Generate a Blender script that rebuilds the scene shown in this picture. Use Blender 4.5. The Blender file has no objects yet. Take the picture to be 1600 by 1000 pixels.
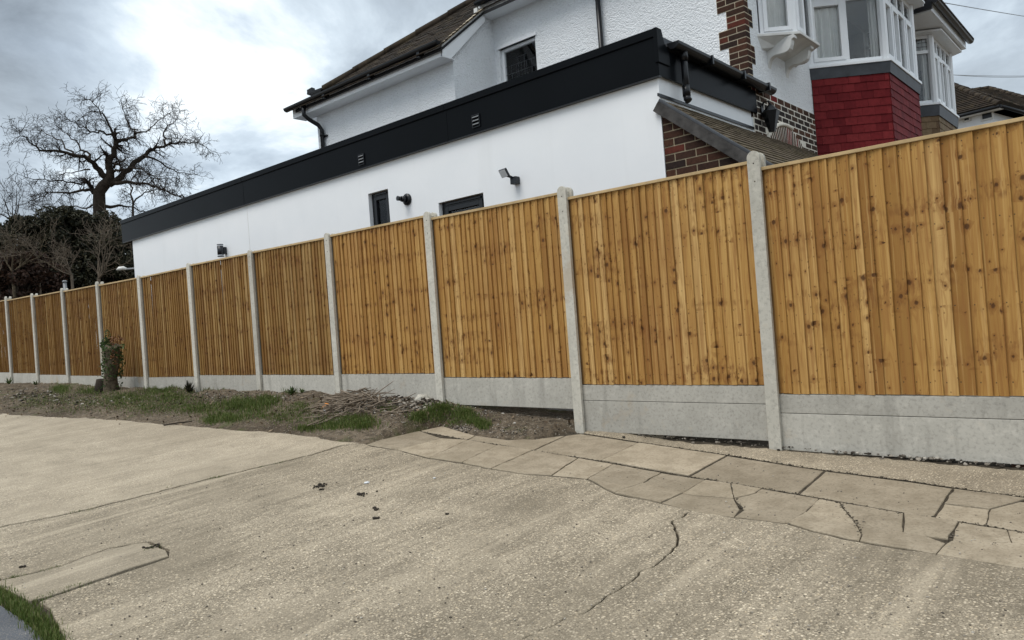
import bpy, bmesh, math, random
from mathutils import Vector, Matrix, noise as mnoise

random.seed(11)
sc = bpy.context.scene
C = sc.collection
EYE = 1.5                      # eye height above the driveway; coordinates below are measured from the eye
YAW, PITCH, ROLL, FPX = math.radians(-41.1437), math.radians(0.3986), math.radians(-4.3133), 1180.354
D = 5.948                      # distance of the fence plane

# ------------------------------------------------------------------ camera
fw = Vector((math.sin(YAW)*math.cos(PITCH), math.cos(YAW)*math.cos(PITCH), math.sin(PITCH)))
r0 = Vector((math.cos(YAW), -math.sin(YAW), 0)); u0 = r0.cross(fw)
rt = math.cos(ROLL)*r0 + math.sin(ROLL)*u0
up = -math.sin(ROLL)*r0 + math.cos(ROLL)*u0
cam = bpy.data.cameras.new('camera'); camo = bpy.data.objects.new('camera', cam); C.objects.link(camo)
camo.matrix_world = Matrix(((rt.x, up.x, -fw.x, 0), (rt.y, up.y, -fw.y, 0), (rt.z, up.z, -fw.z, EYE), (0, 0, 0, 1)))
cam.sensor_width = 36; cam.lens = FPX/1600*36; cam.clip_end = 3000; cam.clip_start = .05
sc.camera = camo

# ------------------------------------------------------------------ sky and sun
SUN_EL, SUN_AZ = math.radians(60), math.radians(192)   # azimuth from +Y towards +X
w = bpy.data.worlds.new('World'); sc.world = w; w.use_nodes = True
nt = w.node_tree; nt.nodes.clear()
def WN(t, **k):
    n = nt.nodes.new(t)
    for a, b in k.items(): setattr(n, a, b)
    return n
def WL_(a, b): nt.links.new(a, b)
wo = WN('ShaderNodeOutputWorld'); bg = WN('ShaderNodeBackground'); WL_(bg.outputs[0], wo.inputs[0])
bg.inputs['Strength'].default_value = 0.1
sky = WN('ShaderNodeTexSky'); sky.sky_type = 'NISHITA'; sky.sun_disc = False
sky.sun_elevation = SUN_EL; sky.sun_rotation = SUN_AZ; sky.air_density = 1; sky.dust_density = 1
tc = WN('ShaderNodeTexCoord'); sp = WN('ShaderNodeSeparateXYZ'); WL_(tc.outputs['Generated'], sp.inputs[0])
def wmath(op, a, b=None, clamp=False):
    n = WN('ShaderNodeMath', operation=op, use_clamp=clamp)
    for i, v in enumerate((a, b)):
        if v is None: continue
        if isinstance(v, (int, float)): n.inputs[i].default_value = v
        else: WL_(v, n.inputs[i])
    return n.outputs[0]
zz = wmath('ADD', wmath('MAXIMUM', sp.outputs[2], 0.0), 0.42)
cx = wmath('DIVIDE', sp.outputs[0], zz); cy = wmath('DIVIDE', sp.outputs[1], zz)
cv = WN('ShaderNodeCombineXYZ'); WL_(cx, cv.inputs[0]); WL_(cy, cv.inputs[1])
def wnoise(scale, detail, seed, dist=0.0, rough=.55):
    n = WN('ShaderNodeTexNoise', noise_dimensions='4D'); WL_(cv.outputs[0], n.inputs['Vector'])
    n.inputs['Scale'].default_value = scale; n.inputs['Detail'].default_value = detail
    n.inputs['W'].default_value = seed; n.inputs['Distortion'].default_value = dist; n.inputs['Roughness'].default_value = rough
    return n.outputs['Fac']
def wramp(fac, stops):
    n = WN('ShaderNodeValToRGB'); WL_(fac, n.inputs[0])
    el = n.color_ramp.elements
    while len(el) < len(stops): el.new(.5)
    for e, (p, c) in zip(el, stops): e.position = p; e.color = (*c, 1)
    return n.outputs[0]
def wmix(fac, a, b, mode='MIX'):
    n = WN('ShaderNodeMixRGB', blend_type=mode)
    for i, v in enumerate((fac, a, b)):
        if isinstance(v, (int, float)): n.inputs[i].default_value = v
        elif isinstance(v, tuple): n.inputs[i].default_value = (*v, 1)
        else: WL_(v, n.inputs[i])
    return n.outputs[0]
SEED = 3.7
big = wnoise(1.0, 3, SEED, .3)
fine = wnoise(2.9, 8, SEED+5, .45, .6)
f = wmath('ADD', wmath('MULTIPLY', big, .66), wmath('MULTIPLY', wmath('SUBTRACT', fine, .5), .95)); f = wmath('ADD', f, .19)
def formation(px, py, deg, gain):          # one large cloud formation: thin and bright, or thick and dark
    d = (fw + (px-800)/FPX*rt + (500-py)/FPX*up).normalized()
    n = WN('ShaderNodeVectorMath', operation='DOT_PRODUCT'); WL_(tc.outputs['Generated'], n.inputs[0]); n.inputs[1].default_value = d
    m = WN('ShaderNodeMapRange', interpolation_type='SMOOTHSTEP'); WL_(n.outputs['Value'], m.inputs[0])
    m.inputs[1].default_value = math.cos(math.radians(deg)); m.inputs[2].default_value = 1.0; m.inputs[3].default_value = 0; m.inputs[4].default_value = gain
    return m.outputs[0]
for a_ in ((300, 190, 13, .15), (70, 30, 18, -.13), (620, 40, 14, -.05), (1560, 60, 12, -.01)): f = wmath('ADD', f, formation(*a_))
cloud = wramp(f, [(.24, (1.55, 1.8, 2.05)), (.45, (3.4, 3.95, 4.5)), (.54, (4.7, 5.4, 6.0)), (.62, (6.9, 7.45, 7.75)), (.70, (8.4, 8.7, 8.7))])
cover = wmath('MULTIPLY', wramp(wnoise(1.1, 5, SEED+9, .2), [(.36, (.84,)*3), (.55, (1,)*3)]), 1.0)
col = wmix(cover, wmix(1.0, sky.outputs[0], (1.0, 1.0, 1.0), 'MULTIPLY'), cloud)
WL_(col, bg.inputs['Color'])
sun = bpy.data.lights.new('sun', 'SUN'); sun.energy = 1.5; sun.angle = math.radians(35); sun.color = (1, .96, .9)
suno = bpy.data.objects.new('sun', sun); C.objects.link(suno)
sd = Vector((math.sin(SUN_AZ)*math.cos(SUN_EL), math.cos(SUN_AZ)*math.cos(SUN_EL), math.sin(SUN_EL)))
suno.rotation_euler = sd.to_track_quat('Z', 'Y').to_euler(); suno.location = (0, 0, 30)
sc.view_settings.view_transform = 'Standard'; sc.view_settings.look = 'None'
sc.view_settings.gamma = 1; sc.view_settings.exposure = 0.68; sc.view_settings.use_curve_mapping = False
sc.render.engine = 'CYCLES'; sc.cycles.max_bounces = 6; sc.cycles.transparent_max_bounces = 8

# ------------------------------------------------------------------ geometry helpers
def ray(x, y): return fw + (x-800)/FPX*rt + (500-y)/FPX*up
def onY(x, y, Y): d = ray(x, y); return d*(Y/d.y)
def onX(x, y, X): d = ray(x, y); return d*(X/d.x)
def onZ(x, y, Z): d = ray(x, y); return d*(Z/d.z)
GA, GB, GC = -1.5, -.03, .05
def gp(x, y):                      # driveway plane
    return GA + GB*x + GC*y
def gz(x, y): return GA + GB*max(-34, min(20, x)) + GC*max(-25, min(24, y))
def onG(x, y, dz=0):
    d = ray(x, y); p = d*((GA+dz)/(d.z-GB*d.x-GC*d.y)); return p
WLOC = {}
def link(o, parent=None, loc=None):
    C.objects.link(o)
    if loc is not None: o.location = loc
    WLOC[o.name] = o.location.copy()
    if parent is not None:
        o.parent = parent; o.matrix_parent_inverse = Matrix.Translation(-WLOC[parent.name])
    return o
def tag(o, label, cat, group=None):
    o['label'] = label; o['category'] = cat
    if group: o['group'] = group
    return o
def structure(o): o['kind'] = 'structure'; return o
def thing(name, loc, label, cat, group=None):
    o = bpy.data.objects.new(name, None); o.empty_display_size = .2
    link(o, None, Vector((loc[0], loc[1], loc[2]+EYE))); return tag(o, label, cat, group)
class MB:
    def __init__(s): s.v = []; s.f = []; s.sm = []
    def add(s, vs, fs, smooth=False):
        n = len(s.v); s.v += [tuple(p) for p in vs]
        for q in fs: s.f.append(tuple(i+n for i in q)); s.sm.append(smooth)
        return s
    def obox(s, o, a, b, c):
        o, a, b, c = map(Vector, (o, a, b, c))
        if a.cross(b).dot(c) < 0: a, b = b, a
        vs = [o, o+a, o+a+b, o+b, o+c, o+a+c, o+a+b+c, o+b+c]
        return s.add(vs, [(3, 2, 1, 0), (4, 5, 6, 7), (0, 1, 5, 4), (1, 2, 6, 5), (2, 3, 7, 6), (3, 0, 4, 7)])
    def box(s, x0, x1, y0, y1, z0, z1):
        return s.obox((min(x0, x1), min(y0, y1), min(z0, z1)), (abs(x1-x0), 0, 0), (0, abs(y1-y0), 0), (0, 0, abs(z1-z0)))
    def prism(s, poly, vec):
        poly = [Vector(p) for p in poly]; vec = Vector(vec); n = len(poly)
        nr = Vector((0, 0, 0))
        for i in range(n): nr += poly[i].cross(poly[(i+1) % n])
        if nr.dot(vec) > 0: poly.reverse()
        vs = poly + [p+vec for p in poly]
        fs = [tuple(range(n)), tuple(range(2*n-1, n-1, -1))]
        fs += [((i+1) % n, i, n+i, n+(i+1) % n) for i in range(n)]
        return s.add(vs, fs)
    def tube(s, pts, rad, n=8, cap=True, smooth=True):
        pts = [Vector(p) for p in pts]
        if isinstance(rad, (int, float)): rad = [rad]*len(pts)
        vs = []; fs = []; ref = None
        for i, p in enumerate(pts):
            t = (pts[min(i+1, len(pts)-1)] - pts[max(i-1, 0)])
            if t.length < 1e-9: t = Vector((0, 0, 1))
            t.normalize()
            if ref is None: ref = Vector((1, 0, 0)) if abs(t.x) < .8 else Vector((0, 0, 1))
            a = t.cross(ref).normalized(); b = t.cross(a); ref = -b if False else ref
            for k in range(n):
                q = 2*math.pi*k/n; vs.append(p + rad[i]*(math.cos(q)*a + math.sin(q)*b))
        m = len(pts)
        for i in range(m-1):
            for k in range(n):
                fs.append((i*n+k, i*n+(k+1) % n, (i+1)*n+(k+1) % n, (i+1)*n+k))
        s.add(vs, fs, smooth)
        if cap:
            n0 = len(s.v)-len(vs)
            s.f.append(tuple(n0+k for k in range(n-1, -1, -1))); s.sm.append(False)
            s.f.append(tuple(n0+(m-1)*n+k for k in range(n))); s.sm.append(False)
        return s
    def mesh(s, name, origin=None):
        me = bpy.data.meshes.new(name)
        if origin is None:
            xs = [p[0] for p in s.v]; ys = [p[1] for p in s.v]; zs = [p[2] for p in s.v]
            origin = Vector(((min(xs)+max(xs))/2, (min(ys)+max(ys))/2, min(zs)))
        me.from_pydata([(p[0]-origin[0], p[1]-origin[1], p[2]-origin[2]) for p in s.v], [], s.f)
        me.polygons.foreach_set('use_smooth', s.sm); me.update()
        return me, origin
    def build(s, name, mat, parent=None, bevel=0, origin=None):
        me, o = s.mesh(name, origin)
        if bevel:
            bm = bmesh.new(); bm.from_mesh(me)
            bmesh.ops.bevel(bm, geom=[e for e in bm.edges if len(e.link_faces) == 2 and e.calc_face_angle(0) > .6], offset=bevel, segments=2, affect='EDGES', profile=.6)
            bm.to_mesh(me); bm.free()
        me.materials.append(mat)
        ob = bpy.data.objects.new(name, me)
        return link(ob, parent, Vector((o[0], o[1], o[2]+EYE)))
def wall_pieces(mb, axis, p0, p1, u0, u1, z0, z1, holes):
    """slab between planes p0..p1, u range, with rectangular holes (ua, ub, za, zb) sorted along u"""
    def bx(a, b, c, d):
        if b-a < 1e-4 or d-c < 1e-4: return
        if axis == 'Y': mb.box(a, b, p0, p1, c, d)
        else: mb.box(p0, p1, a, b, c, d)
    cur = u0
    for ua, ub, za, zb in sorted(holes):
        bx(cur, ua, z0, z1); bx(ua, ub, z0, za); bx(ua, ub, zb, z1); cur = ub
    bx(cur, u1, z0, z1)
def rnd(a, b): return random.uniform(a, b)

# ------------------------------------------------------------------ materials
class NT:
    def __init__(s, name):
        s.m = bpy.data.materials.new(name); s.m.use_nodes = True; s.t = s.m.node_tree
        s.b = s.t.nodes['Principled BSDF']; s.out = s.t.nodes['Material Output']
        s.geo = None; s._tc = None; s._oi = None
    def n(s, t, **k):
        q = s.t.nodes.new(t)
        for a, b in k.items(): setattr(q, a, b)
        return q
    def set(s, sock, v):
        if isinstance(v, (int, float)): sock.default_value = v
        elif isinstance(v, tuple):
            sock.default_value = (*v, 1) if len(v) == 3 and sock.type == 'RGBA' else v
        else: s.t.links.new(v, sock)
    def pos(s):
        if s.geo is None: s.geo = s.n('ShaderNodeNewGeometry')
        return s.geo.outputs['Position']
    def obj(s):
        if s._tc is None: s._tc = s.n('ShaderNodeTexCoord')
        return s._tc.outputs['Object']
    def rand(s):
        if s._oi is None: s._oi = s.n('ShaderNodeObjectInfo')
        return s._oi.outputs['Random']
    def math(s, op, a, b=0.0, c=None, clamp=False):
        q = s.n('ShaderNodeMath', operation=op, use_clamp=clamp); s.set(q.inputs[0], a); s.set(q.inputs[1], b)
        if c is not None: s.set(q.inputs[2], c)
        return q.outputs[0]
    def sep(s, v): q = s.n('ShaderNodeSeparateXYZ'); s.set(q.inputs[0], v); return q.outputs
    def comb(s, x, y, z):
        q = s.n('ShaderNodeCombineXYZ')
        for i, v in enumerate((x, y, z)): s.set(q.inputs[i], v)
        return q.outputs[0]
    def scale(s, v, xyz):
        q = s.n('ShaderNodeVectorMath', operation='MULTIPLY'); s.set(q.inputs[0], v); q.inputs[1].default_value = xyz; return q.outputs[0]
    def vadd(s, v, w):
        q = s.n('ShaderNodeVectorMath', operation='ADD'); s.set(q.inputs[0], v); s.set(q.inputs[1], w); return q.outputs[0]
    def noise(s, v, sc_, det=3, rough=.55, dist=0.0):
        q = s.n('ShaderNodeTexNoise'); s.set(q.inputs['Vector'], v); q.inputs['Scale'].default_value = sc_
        q.inputs['Detail'].default_value = det; q.inputs['Roughness'].default_value = rough; q.inputs['Distortion'].default_value = dist
        return q.outputs['Fac']
    def vor(s, v, sc_, feat='F1', dim='3D'):
        q = s.n('ShaderNodeTexVoronoi', feature=feat, voronoi_dimensions=dim); s.set(q.inputs['Vector'], v); q.inputs['Scale'].default_value = sc_
        return q
    def ramp(s, f, stops, interp='LINEAR'):
        q = s.n('ShaderNodeValToRGB'); s.set(q.inputs[0], f); el = q.color_ramp.elements; q.color_ramp.interpolation = interp
        while len(el) < len(stops): el.new(.5)
        for e, (p, c) in zip(el, stops):
            e.position = p; e.color = (c, c, c, 1) if isinstance(c, (int, float)) else (*c, 1)
        return q.outputs[0]
    def mix(s, f, a, b, mode='MIX'):
        q = s.n('ShaderNodeMixRGB', blend_type=mode)
        for i, v in enumerate((f, a, b)): s.set(q.inputs[i], v)
        return q.outputs[0]
    def bump(s, h, strength=.5, dist=.01, nrm=None):
        q = s.n('ShaderNodeBump'); q.inputs['Strength'].default_value = strength; q.inputs['Distance'].default_value = dist
        s.set(q.inputs['Height'], h)
        if nrm is not None: s.set(q.inputs['Normal'], nrm)
        s.t.links.new(q.outputs[0], s.b.inputs['Normal']); return q.outputs[0]
    def fin(s, col=None, rough=.7, spec=.3, metal=0):
        if col is not None: s.set(s.b.inputs['Base Color'], col)
        s.set(s.b.inputs['Roughness'], rough); s.b.inputs['Specular IOR Level'].default_value = spec
        s.b.inputs['Metallic'].default_value = metal
        return s.m
def plain(name, col, rough=.6, spec=.3, var=.12, nscale=3, bump=0, bscale=60, bdist=.003):
    t = NT(name)
    nz = t.noise(t.pos(), nscale, 4)
    c = t.mix(t.ramp(nz, [(.3, 0.0), (.7, 1.0)]), tuple(v*(1-var) for v in col), tuple(min(1, v*(1+var)) for v in col))
    if bump: t.bump(t.noise(t.pos(), bscale, 3), bump, bdist)
    return t.fin(c, rough, spec)

def mat_board(name, k):
    t = NT(name); r = t.rand(); o = t.sep(t.obj()); p = t.sep(t.pos())
    r2 = t.math('FRACT', t.math('MULTIPLY', r, 17.31)); r3 = t.math('FRACT', t.math('MULTIPLY', r, 131.7))
    kx = t.math('ADD', t.math('MULTIPLY', p[0], 9.0), 3.1); kz = t.math('ADD', t.math('MULTIPLY', o[2], 8.0), t.math('MULTIPLY', r, 1.3))
    wob = t.noise(t.comb(t.math('MULTIPLY', p[0], 45.0), 0.0, t.math('MULTIPLY', o[2], 45.0)), 1.0, 2)
    kx = t.math('ADD', kx, t.math('MULTIPLY', t.math('SUBTRACT', wob, .5), .14)); kz = t.math('ADD', kz, t.math('MULTIPLY', t.math('SUBTRACT', wob, .5), .22))
    v = t.vor(t.comb(kx, kz, 0.0), 1.0, 'F1', '2D'); vc = t.sep(v.outputs['Color'])
    # knots cluster at like heights of neighbouring boards
    band = t.noise(t.comb(t.math('MULTIPLY', p[0], .9), 0.0, t.math('MULTIPLY', o[2], 5.5)), 1.0, 2)
    thr = t.ramp(band, [(.43, .93), (.57, .15)])
    keep = t.math('GREATER_THAN', vc[0], thr)
    size = t.math('ADD', t.math('MULTIPLY', t.math('MULTIPLY', vc[1], vc[1]), .17), .045)
    dn = t.math('DIVIDE', v.outputs['Distance'], size)
    core = t.math('MULTIPLY', keep, t.ramp(dn, [(.55, 1.0), (1.0, 0.0)]))
    halo = t.math('MULTIPLY', keep, t.ramp(t.math('MULTIPLY', dn, .3), [(.2, 1.0), (1.0, 0.0)]))
    xx = t.math('ADD', o[0], t.math('MULTIPLY', halo, .012))
    big = t.noise(t.comb(t.math('ADD', t.math('MULTIPLY', xx, 9.0), t.math('MULTIPLY', r, 70.0)), 0.0, t.math('ADD', t.math('MULTIPLY', o[2], .9), t.math('MULTIPLY', r2, 40.0))), 1.0, 1)
    rings = t.math('SINE', t.math('MULTIPLY', t.math('ADD', big, t.math('MULTIPLY', halo, .12)), 62.0))
    fine = t.noise(t.comb(t.math('ADD', t.math('MULTIPLY', xx, 150.0), t.math('MULTIPLY', r, 50.0)), 0.0, t.math('MULTIPLY', o[2], 3.0)), 1.0, 3)
    stain = t.noise(t.comb(t.math('MULTIPLY', p[0], 1.6), 0.0, t.math('MULTIPLY', p[2], 1.2)), 1.0, 3)
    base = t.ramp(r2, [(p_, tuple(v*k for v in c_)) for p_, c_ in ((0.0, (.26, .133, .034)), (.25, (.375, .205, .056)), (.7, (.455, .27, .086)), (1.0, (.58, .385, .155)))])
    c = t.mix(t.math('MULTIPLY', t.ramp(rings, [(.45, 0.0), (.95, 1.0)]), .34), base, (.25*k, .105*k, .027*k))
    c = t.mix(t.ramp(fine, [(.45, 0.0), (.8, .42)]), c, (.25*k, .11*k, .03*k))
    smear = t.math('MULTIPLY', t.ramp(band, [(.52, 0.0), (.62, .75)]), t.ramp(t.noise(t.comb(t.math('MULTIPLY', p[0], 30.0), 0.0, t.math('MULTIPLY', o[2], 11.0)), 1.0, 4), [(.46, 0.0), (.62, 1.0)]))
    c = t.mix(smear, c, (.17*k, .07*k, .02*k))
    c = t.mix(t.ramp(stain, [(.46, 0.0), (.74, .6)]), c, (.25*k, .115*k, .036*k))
    c = t.mix(t.math('MULTIPLY', halo, .62), c, (.17, .064, .015))
    v2 = t.vor(t.comb(t.math('MULTIPLY', p[0], 21.0), t.math('ADD', t.math('MULTIPLY', o[2], 17.0), t.math('MULTIPLY', r, 2.0)), 0.0), 1.0, 'F1', '2D'); v2c = t.sep(v2.outputs['Color'])
    pin = t.math('MULTIPLY', t.math('GREATER_THAN', v2c[0], t.ramp(band, [(.4, .93), (.62, .6)])), t.ramp(v2.outputs['Distance'], [(.06, 1.0), (.15, 0.0)]))
    lng = t.noise(t.comb(t.math('ADD', t.math('MULTIPLY', xx, 34.0), t.math('MULTIPLY', r, 90.0)), 0.0, t.math('ADD', t.math('MULTIPLY', o[2], .8), t.math('MULTIPLY', r3, 20.0))), 1.0, 2)
    c = t.mix(t.ramp(lng, [(.5, 0.0), (.68, .55)]), c, (.24*k, .105*k, .03*k))
    c = t.mix(t.ramp(lng, [(.3, .45), (.45, 0.0)]), c, (.64*k, .42*k, .17*k))
    c = t.mix(t.math('MULTIPLY', pin, .6), c, (.10, .042, .013))
    c = t.mix(t.math('MULTIPLY', core, .92), c, (.075, .032, .011))
    # nails
    nx = t.math('ABSOLUTE', t.math('SUBTRACT', o[0], t.math('ADD', .03, t.math('MULTIPLY', r3, .02))))
    dots = None
    for zc in (.09, .62, 1.2, 1.74):
        dz = t.math('ABSOLUTE', t.math('SUBTRACT', o[2], zc+.0))
        d = t.math('LESS_THAN', t.math('MAXIMUM', nx, dz), .0045)
        dots = d if dots is None else t.math('MAXIMUM', dots, d)
    c = t.mix(t.math('MULTIPLY', dots, .8), c, (.05, .035, .025))
    h = t.math('ADD', t.math('MULTIPLY', fine, .6), t.math('ADD', t.math('MULTIPLY', rings, .12), t.math('MULTIPLY', core, -.6)))
    t.bump(t.math('ADD', h, t.math('MULTIPLY', lng, 1.6)), .5, .004)
    return t.fin(c, .72, .2)
def mat_post(name, a, b, stain):
    t = NT(name); p = t.pos()
    n1 = t.noise(p, 2.3, 5, .6); n2 = t.noise(p, 38, 4, .65); n3 = t.noise(t.scale(p, (9, 9, 1.2)), 1.0, 4)
    c = t.mix(t.ramp(n1, [(.3, 0.0), (.7, 1.0)]), a, b)
    c = t.mix(t.ramp(n2, [(.34, .5), (.5, 0.0)]), c, tuple(v*.6 for v in a))
    c = t.mix(t.ramp(t.noise(p, 12, 5, .7), [(.52, 0.0), (.7, .5)]), c, tuple(min(1, v*1.25) for v in b))
    c = t.mix(t.ramp(n3, [(.56, 0.0), (.78, .55)]), c, stain)
    sp_ = t.noise(p, 1.5, 5, .7)
    c = t.mix(t.ramp(sp_, [(.58, 0.0), (.66, .5)]), c, (.37, .29, .20))
    rv = t.rand(); c = t.mix(1.0, c, t.ramp(rv, [(0, .86), (1, 1.08)]), 'MULTIPLY')
    t.bump(n2, .3, .003)
    return t.fin(c, .85, .2)
def mat_ground(name, lo, hi, agg=1.0, streak=1.0, agscale=66):
    t = NT(name); p = t.pos(); q = t.sep(p)
    big = t.noise(p, .55, 4, .6); mid = t.noise(p, 3.0, 5, .6)
    st = t.noise(t.comb(t.math('MULTIPLY', q[0], 15.0), t.math('MULTIPLY', q[1], 1.7), 0.0), 1.0, 7, .72, .5)
    st2 = t.noise(t.comb(t.math('MULTIPLY', q[0], 5.0), t.math('MULTIPLY', q[1], .45), 4.0), 1.0, 4, .6, .5)
    c = t.mix(t.ramp(big, [(.3, 0.0), (.7, 1.0)]), lo, hi)
    c = t.mix(t.ramp(mid, [(.35, .55), (.62, 0.0)]), c, tuple(v*.74 for v in lo))
    blot = t.noise(p, 1.7, 6, .7, .4)
    c = t.mix(t.ramp(blot, [(.52, 0.0), (.70, .6)]), c, tuple(v*.6 for v in lo))
    c = t.mix(t.math('MULTIPLY', t.ramp(st, [(.40, .5), (.54, 0.0)]), streak), c, tuple(v*.62 for v in lo))
    c = t.mix(t.math('MULTIPLY', t.ramp(st2, [(.52, 0.0), (.7, .5)]), streak), c, tuple(min(1, v*1.25) for v in hi))
    v1 = t.vor(p, agscale); vc = t.sep(v1.outputs['Color'])
    v2 = t.vor(p, agscale*2.4); vc2 = t.sep(v2.outputs['Color'])
    area = t.ramp(t.noise(p, 1.1, 4, .6), [(.35, .35), (.6, 1.0)])
    lightst = t.math('MULTIPLY', t.math('MULTIPLY', t.ramp(vc[0], [(.66, 0.0), (.8, 1.0)]), t.ramp(v1.outputs['Distance'], [(.32, 1.0), (.48, 0.0)])), area)
    c = t.mix(t.math('MULTIPLY', lightst, 1.0*agg), c, t.mix(vc[1], (.78, .68, .52), (.50, .40, .27)))
    darkst = t.math('MULTIPLY', t.ramp(vc2[0], [(.0, 1.0), (.28, 0.0)]), area)
    c = t.mix(t.math('MULTIPLY', darkst, .8*agg), c, tuple(v*.32 for v in lo))
    c = t.mix(t.math('MULTIPLY', t.math('MULTIPLY', t.ramp(vc2[1], [(.72, 0.0), (.92, 1.0)]), area), .6*agg), c, (.62, .53, .40))
    ft = t.noise(p, 150, 3, .7)
    c = t.mix(t.ramp(ft, [(.3, .45*agg), (.5, 0.0)]), c, tuple(v*.5 for v in lo))
    h = t.math('ADD', t.math('MULTIPLY', t.math('SUBTRACT', 1.0, v1.outputs['Distance']), .35*agg), t.math('ADD', t.math('MULTIPLY', st, .6), t.math('ADD', t.math('MULTIPLY', ft, .35), t.math('MULTIPLY', mid, 1.0))))
    t.bump(h, .8, .010)
    return t.fin(c, .9, .15)
def mat_slab():
    t = NT('paving_concrete'); p = t.pos(); r = t.rand()
    big = t.noise(p, 1.6, 5, .6); n2 = t.noise(p, 55, 4, .7); n3 = t.noise(p, 7, 4, .6)
    c = t.mix(t.ramp(big, [(.3, 0.0), (.7, 1.0)]), (.26, .218, .157), (.385, .326, .243))
    c = t.mix(t.ramp(n3, [(.38, .5), (.55, 0.0)]), c, (.21, .172, .12))
    c = t.mix(t.ramp(n2, [(.33, .6), (.5, 0.0)]), c, (.16, .13, .09))
    c = t.mix(t.ramp(n2, [(.6, 0.0), (.72, .4)]), c, (.45, .41, .34))
    c = t.mix(1.0, c, t.ramp(r, [(0, .84), (1, 1.1)]), 'MULTIPLY')
    t.bump(t.math('ADD', n2, n3), .35, .005)
    return t.fin(c, .88, .15)
def mat_render():
    t = NT('white_render'); p = t.pos(); n = t.noise(p, 1.2, 4); n2 = t.noise(p, 140, 2)
    c = t.mix(t.ramp(n, [(.3, 0.0), (.7, 1.0)]), (.735, .76, .785), (.78, .80, .82))
    dr = t.noise(t.scale(p, (3.5, 3.5, .35)), 1.0, 4)
    c = t.mix(t.ramp(dr, [(.58, 0.0), (.85, .22)]), c, (.55, .56, .56))
    t.bump(t.math('ADD', n2, t.math('MULTIPLY', t.noise(p, 7, 4, .6), 2.0)), .14, .004); return t.fin(c, .8, .2)
def mat_dash():
    t = NT('white_pebbledash'); p = t.pos()
    a = t.noise(t.scale(p, (1, 1, 1.15)), 30, 3, .6, .6); v = t.vor(p, 48)
    h = t.math('ADD', a, t.math('MULTIPLY', v.outputs['Distance'], -.45))
    n = t.noise(p, 1.4, 4)
    c = t.mix(t.ramp(n, [(.3, 0.0), (.7, 1.0)]), (.74, .765, .785), (.80, .82, .84))
    c = t.mix(t.ramp(a, [(.3, .3), (.48, 0.0)]), c, (.50, .52, .53))
    dr = t.noise(t.scale(p, (3, 3, .3)), 1.0, 4)
    c = t.mix(t.ramp(dr, [(.58, 0.0), (.85, .25)]), c, (.50, .51, .50))
    t.bump(h, .85, .022); return t.fin(c, .85, .15)
def mat_brick(name, stops, spots=True):
    t = NT(name); p = t.pos(); r = t.rand()
    c = t.ramp(r, stops); n = t.noise(p, 26, 4, .65); n2 = t.noise(p, 130, 3, .7)
    c = t.mix(t.ramp(n, [(.35, .6), (.6, 0.0)]), c, t.mix(1.0, c, (.45, .45, .5), 'MULTIPLY'))
    c = t.mix(t.ramp(n2, [(.62, 0.0), (.8, .4)]), c, (.24, .17, .12))
    t.bump(t.math('ADD', n, n2), .5, .004); return t.fin(c, .88, .15)
def mat_tile(name, stops, rough=.75, moss=None, spec=.25, by_pos=False):
    t = NT(name); p = t.pos(); q = t.sep(p)
    if by_pos:
        r = t.sep(t.vor(t.scale(p, (6.06, 10.2, 0)), 1.0).outputs['Color'])[0]
    else: r = t.rand()
    c = t.ramp(r, stops); n = t.noise(p, 22, 4, .65); n2 = t.noise(p, 3, 4, .65)
    c = t.mix(t.ramp(n, [(.35, .45), (.6, 0.0)]), c, t.mix(1.0, c, (.5, .5, .5), 'MULTIPLY'))
    if moss is not None: c = t.mix(t.ramp(n2, [(.52, 0.0), (.7, .55)]), c, moss)
    t.bump(n, .4, .004); return t.fin(c, rough, spec)
def mat_soil():
    t = NT('soil'); p = t.pos()
    n = t.noise(p, .9, 4, .6); n2 = t.noise(p, 14, 6, .7); n3 = t.noise(p, 60, 4, .7)
    c = t.mix(t.ramp(n, [(.35, 0.0), (.65, 1.0)]), (.085, .065, .045), (.19, .152, .11))
    c = t.mix(t.ramp(n2, [(.38, .75), (.56, 0.0)]), c, (.034, .028, .021))
    c = t.mix(t.ramp(n3, [(.56, 0.0), (.7, .65)]), c, (.30, .25, .185))
    v = t.vor(p, 55); vc = t.sep(v.outputs['Color'])
    c = t.mix(t.math('MULTIPLY', t.ramp(vc[0], [(.8, 0.0), (.92, 1.0)]), t.ramp(v.outputs['Distance'], [(.3, .8), (.5, 0.0)])), c, (.3, .27, .22))
    g = t.noise(p, 2.4, 4, .65)
    c = t.mix(t.ramp(g, [(.56, 0.0), (.68, .55)]), c, (.065, .085, .025))
    t.bump(t.math('ADD', n2, t.math('MULTIPLY', n3, .6)), .9, .03); return t.fin(c, .95, .1)
def mat_rand(name, stops, rough=.85, spec=.15):
    """colour picked per piece of a joined mesh (random per island)"""
    t = NT(name); g = t.n('ShaderNodeNewGeometry'); c = t.ramp(g.outputs['Random Per Island'], stops)
    return t.fin(c, rough, spec)
def mat_leaf(name, stops, trans=.25):
    t = NT(name); g = t.n('ShaderNodeNewGeometry'); c = t.ramp(g.outputs['Random Per Island'], stops)
    t.fin(c, .6, .25)
    tl = t.n('ShaderNodeBsdfTranslucent'); t.set(tl.inputs[0], c); mx = t.n('ShaderNodeMixShader'); mx.inputs[0].default_value = trans
    t.t.links.new(t.b.outputs[0], mx.inputs[1]); t.t.links.new(tl.outputs[0], mx.inputs[2]); t.t.links.new(mx.outputs[0], t.out.inputs[0])
    return t.m
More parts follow.
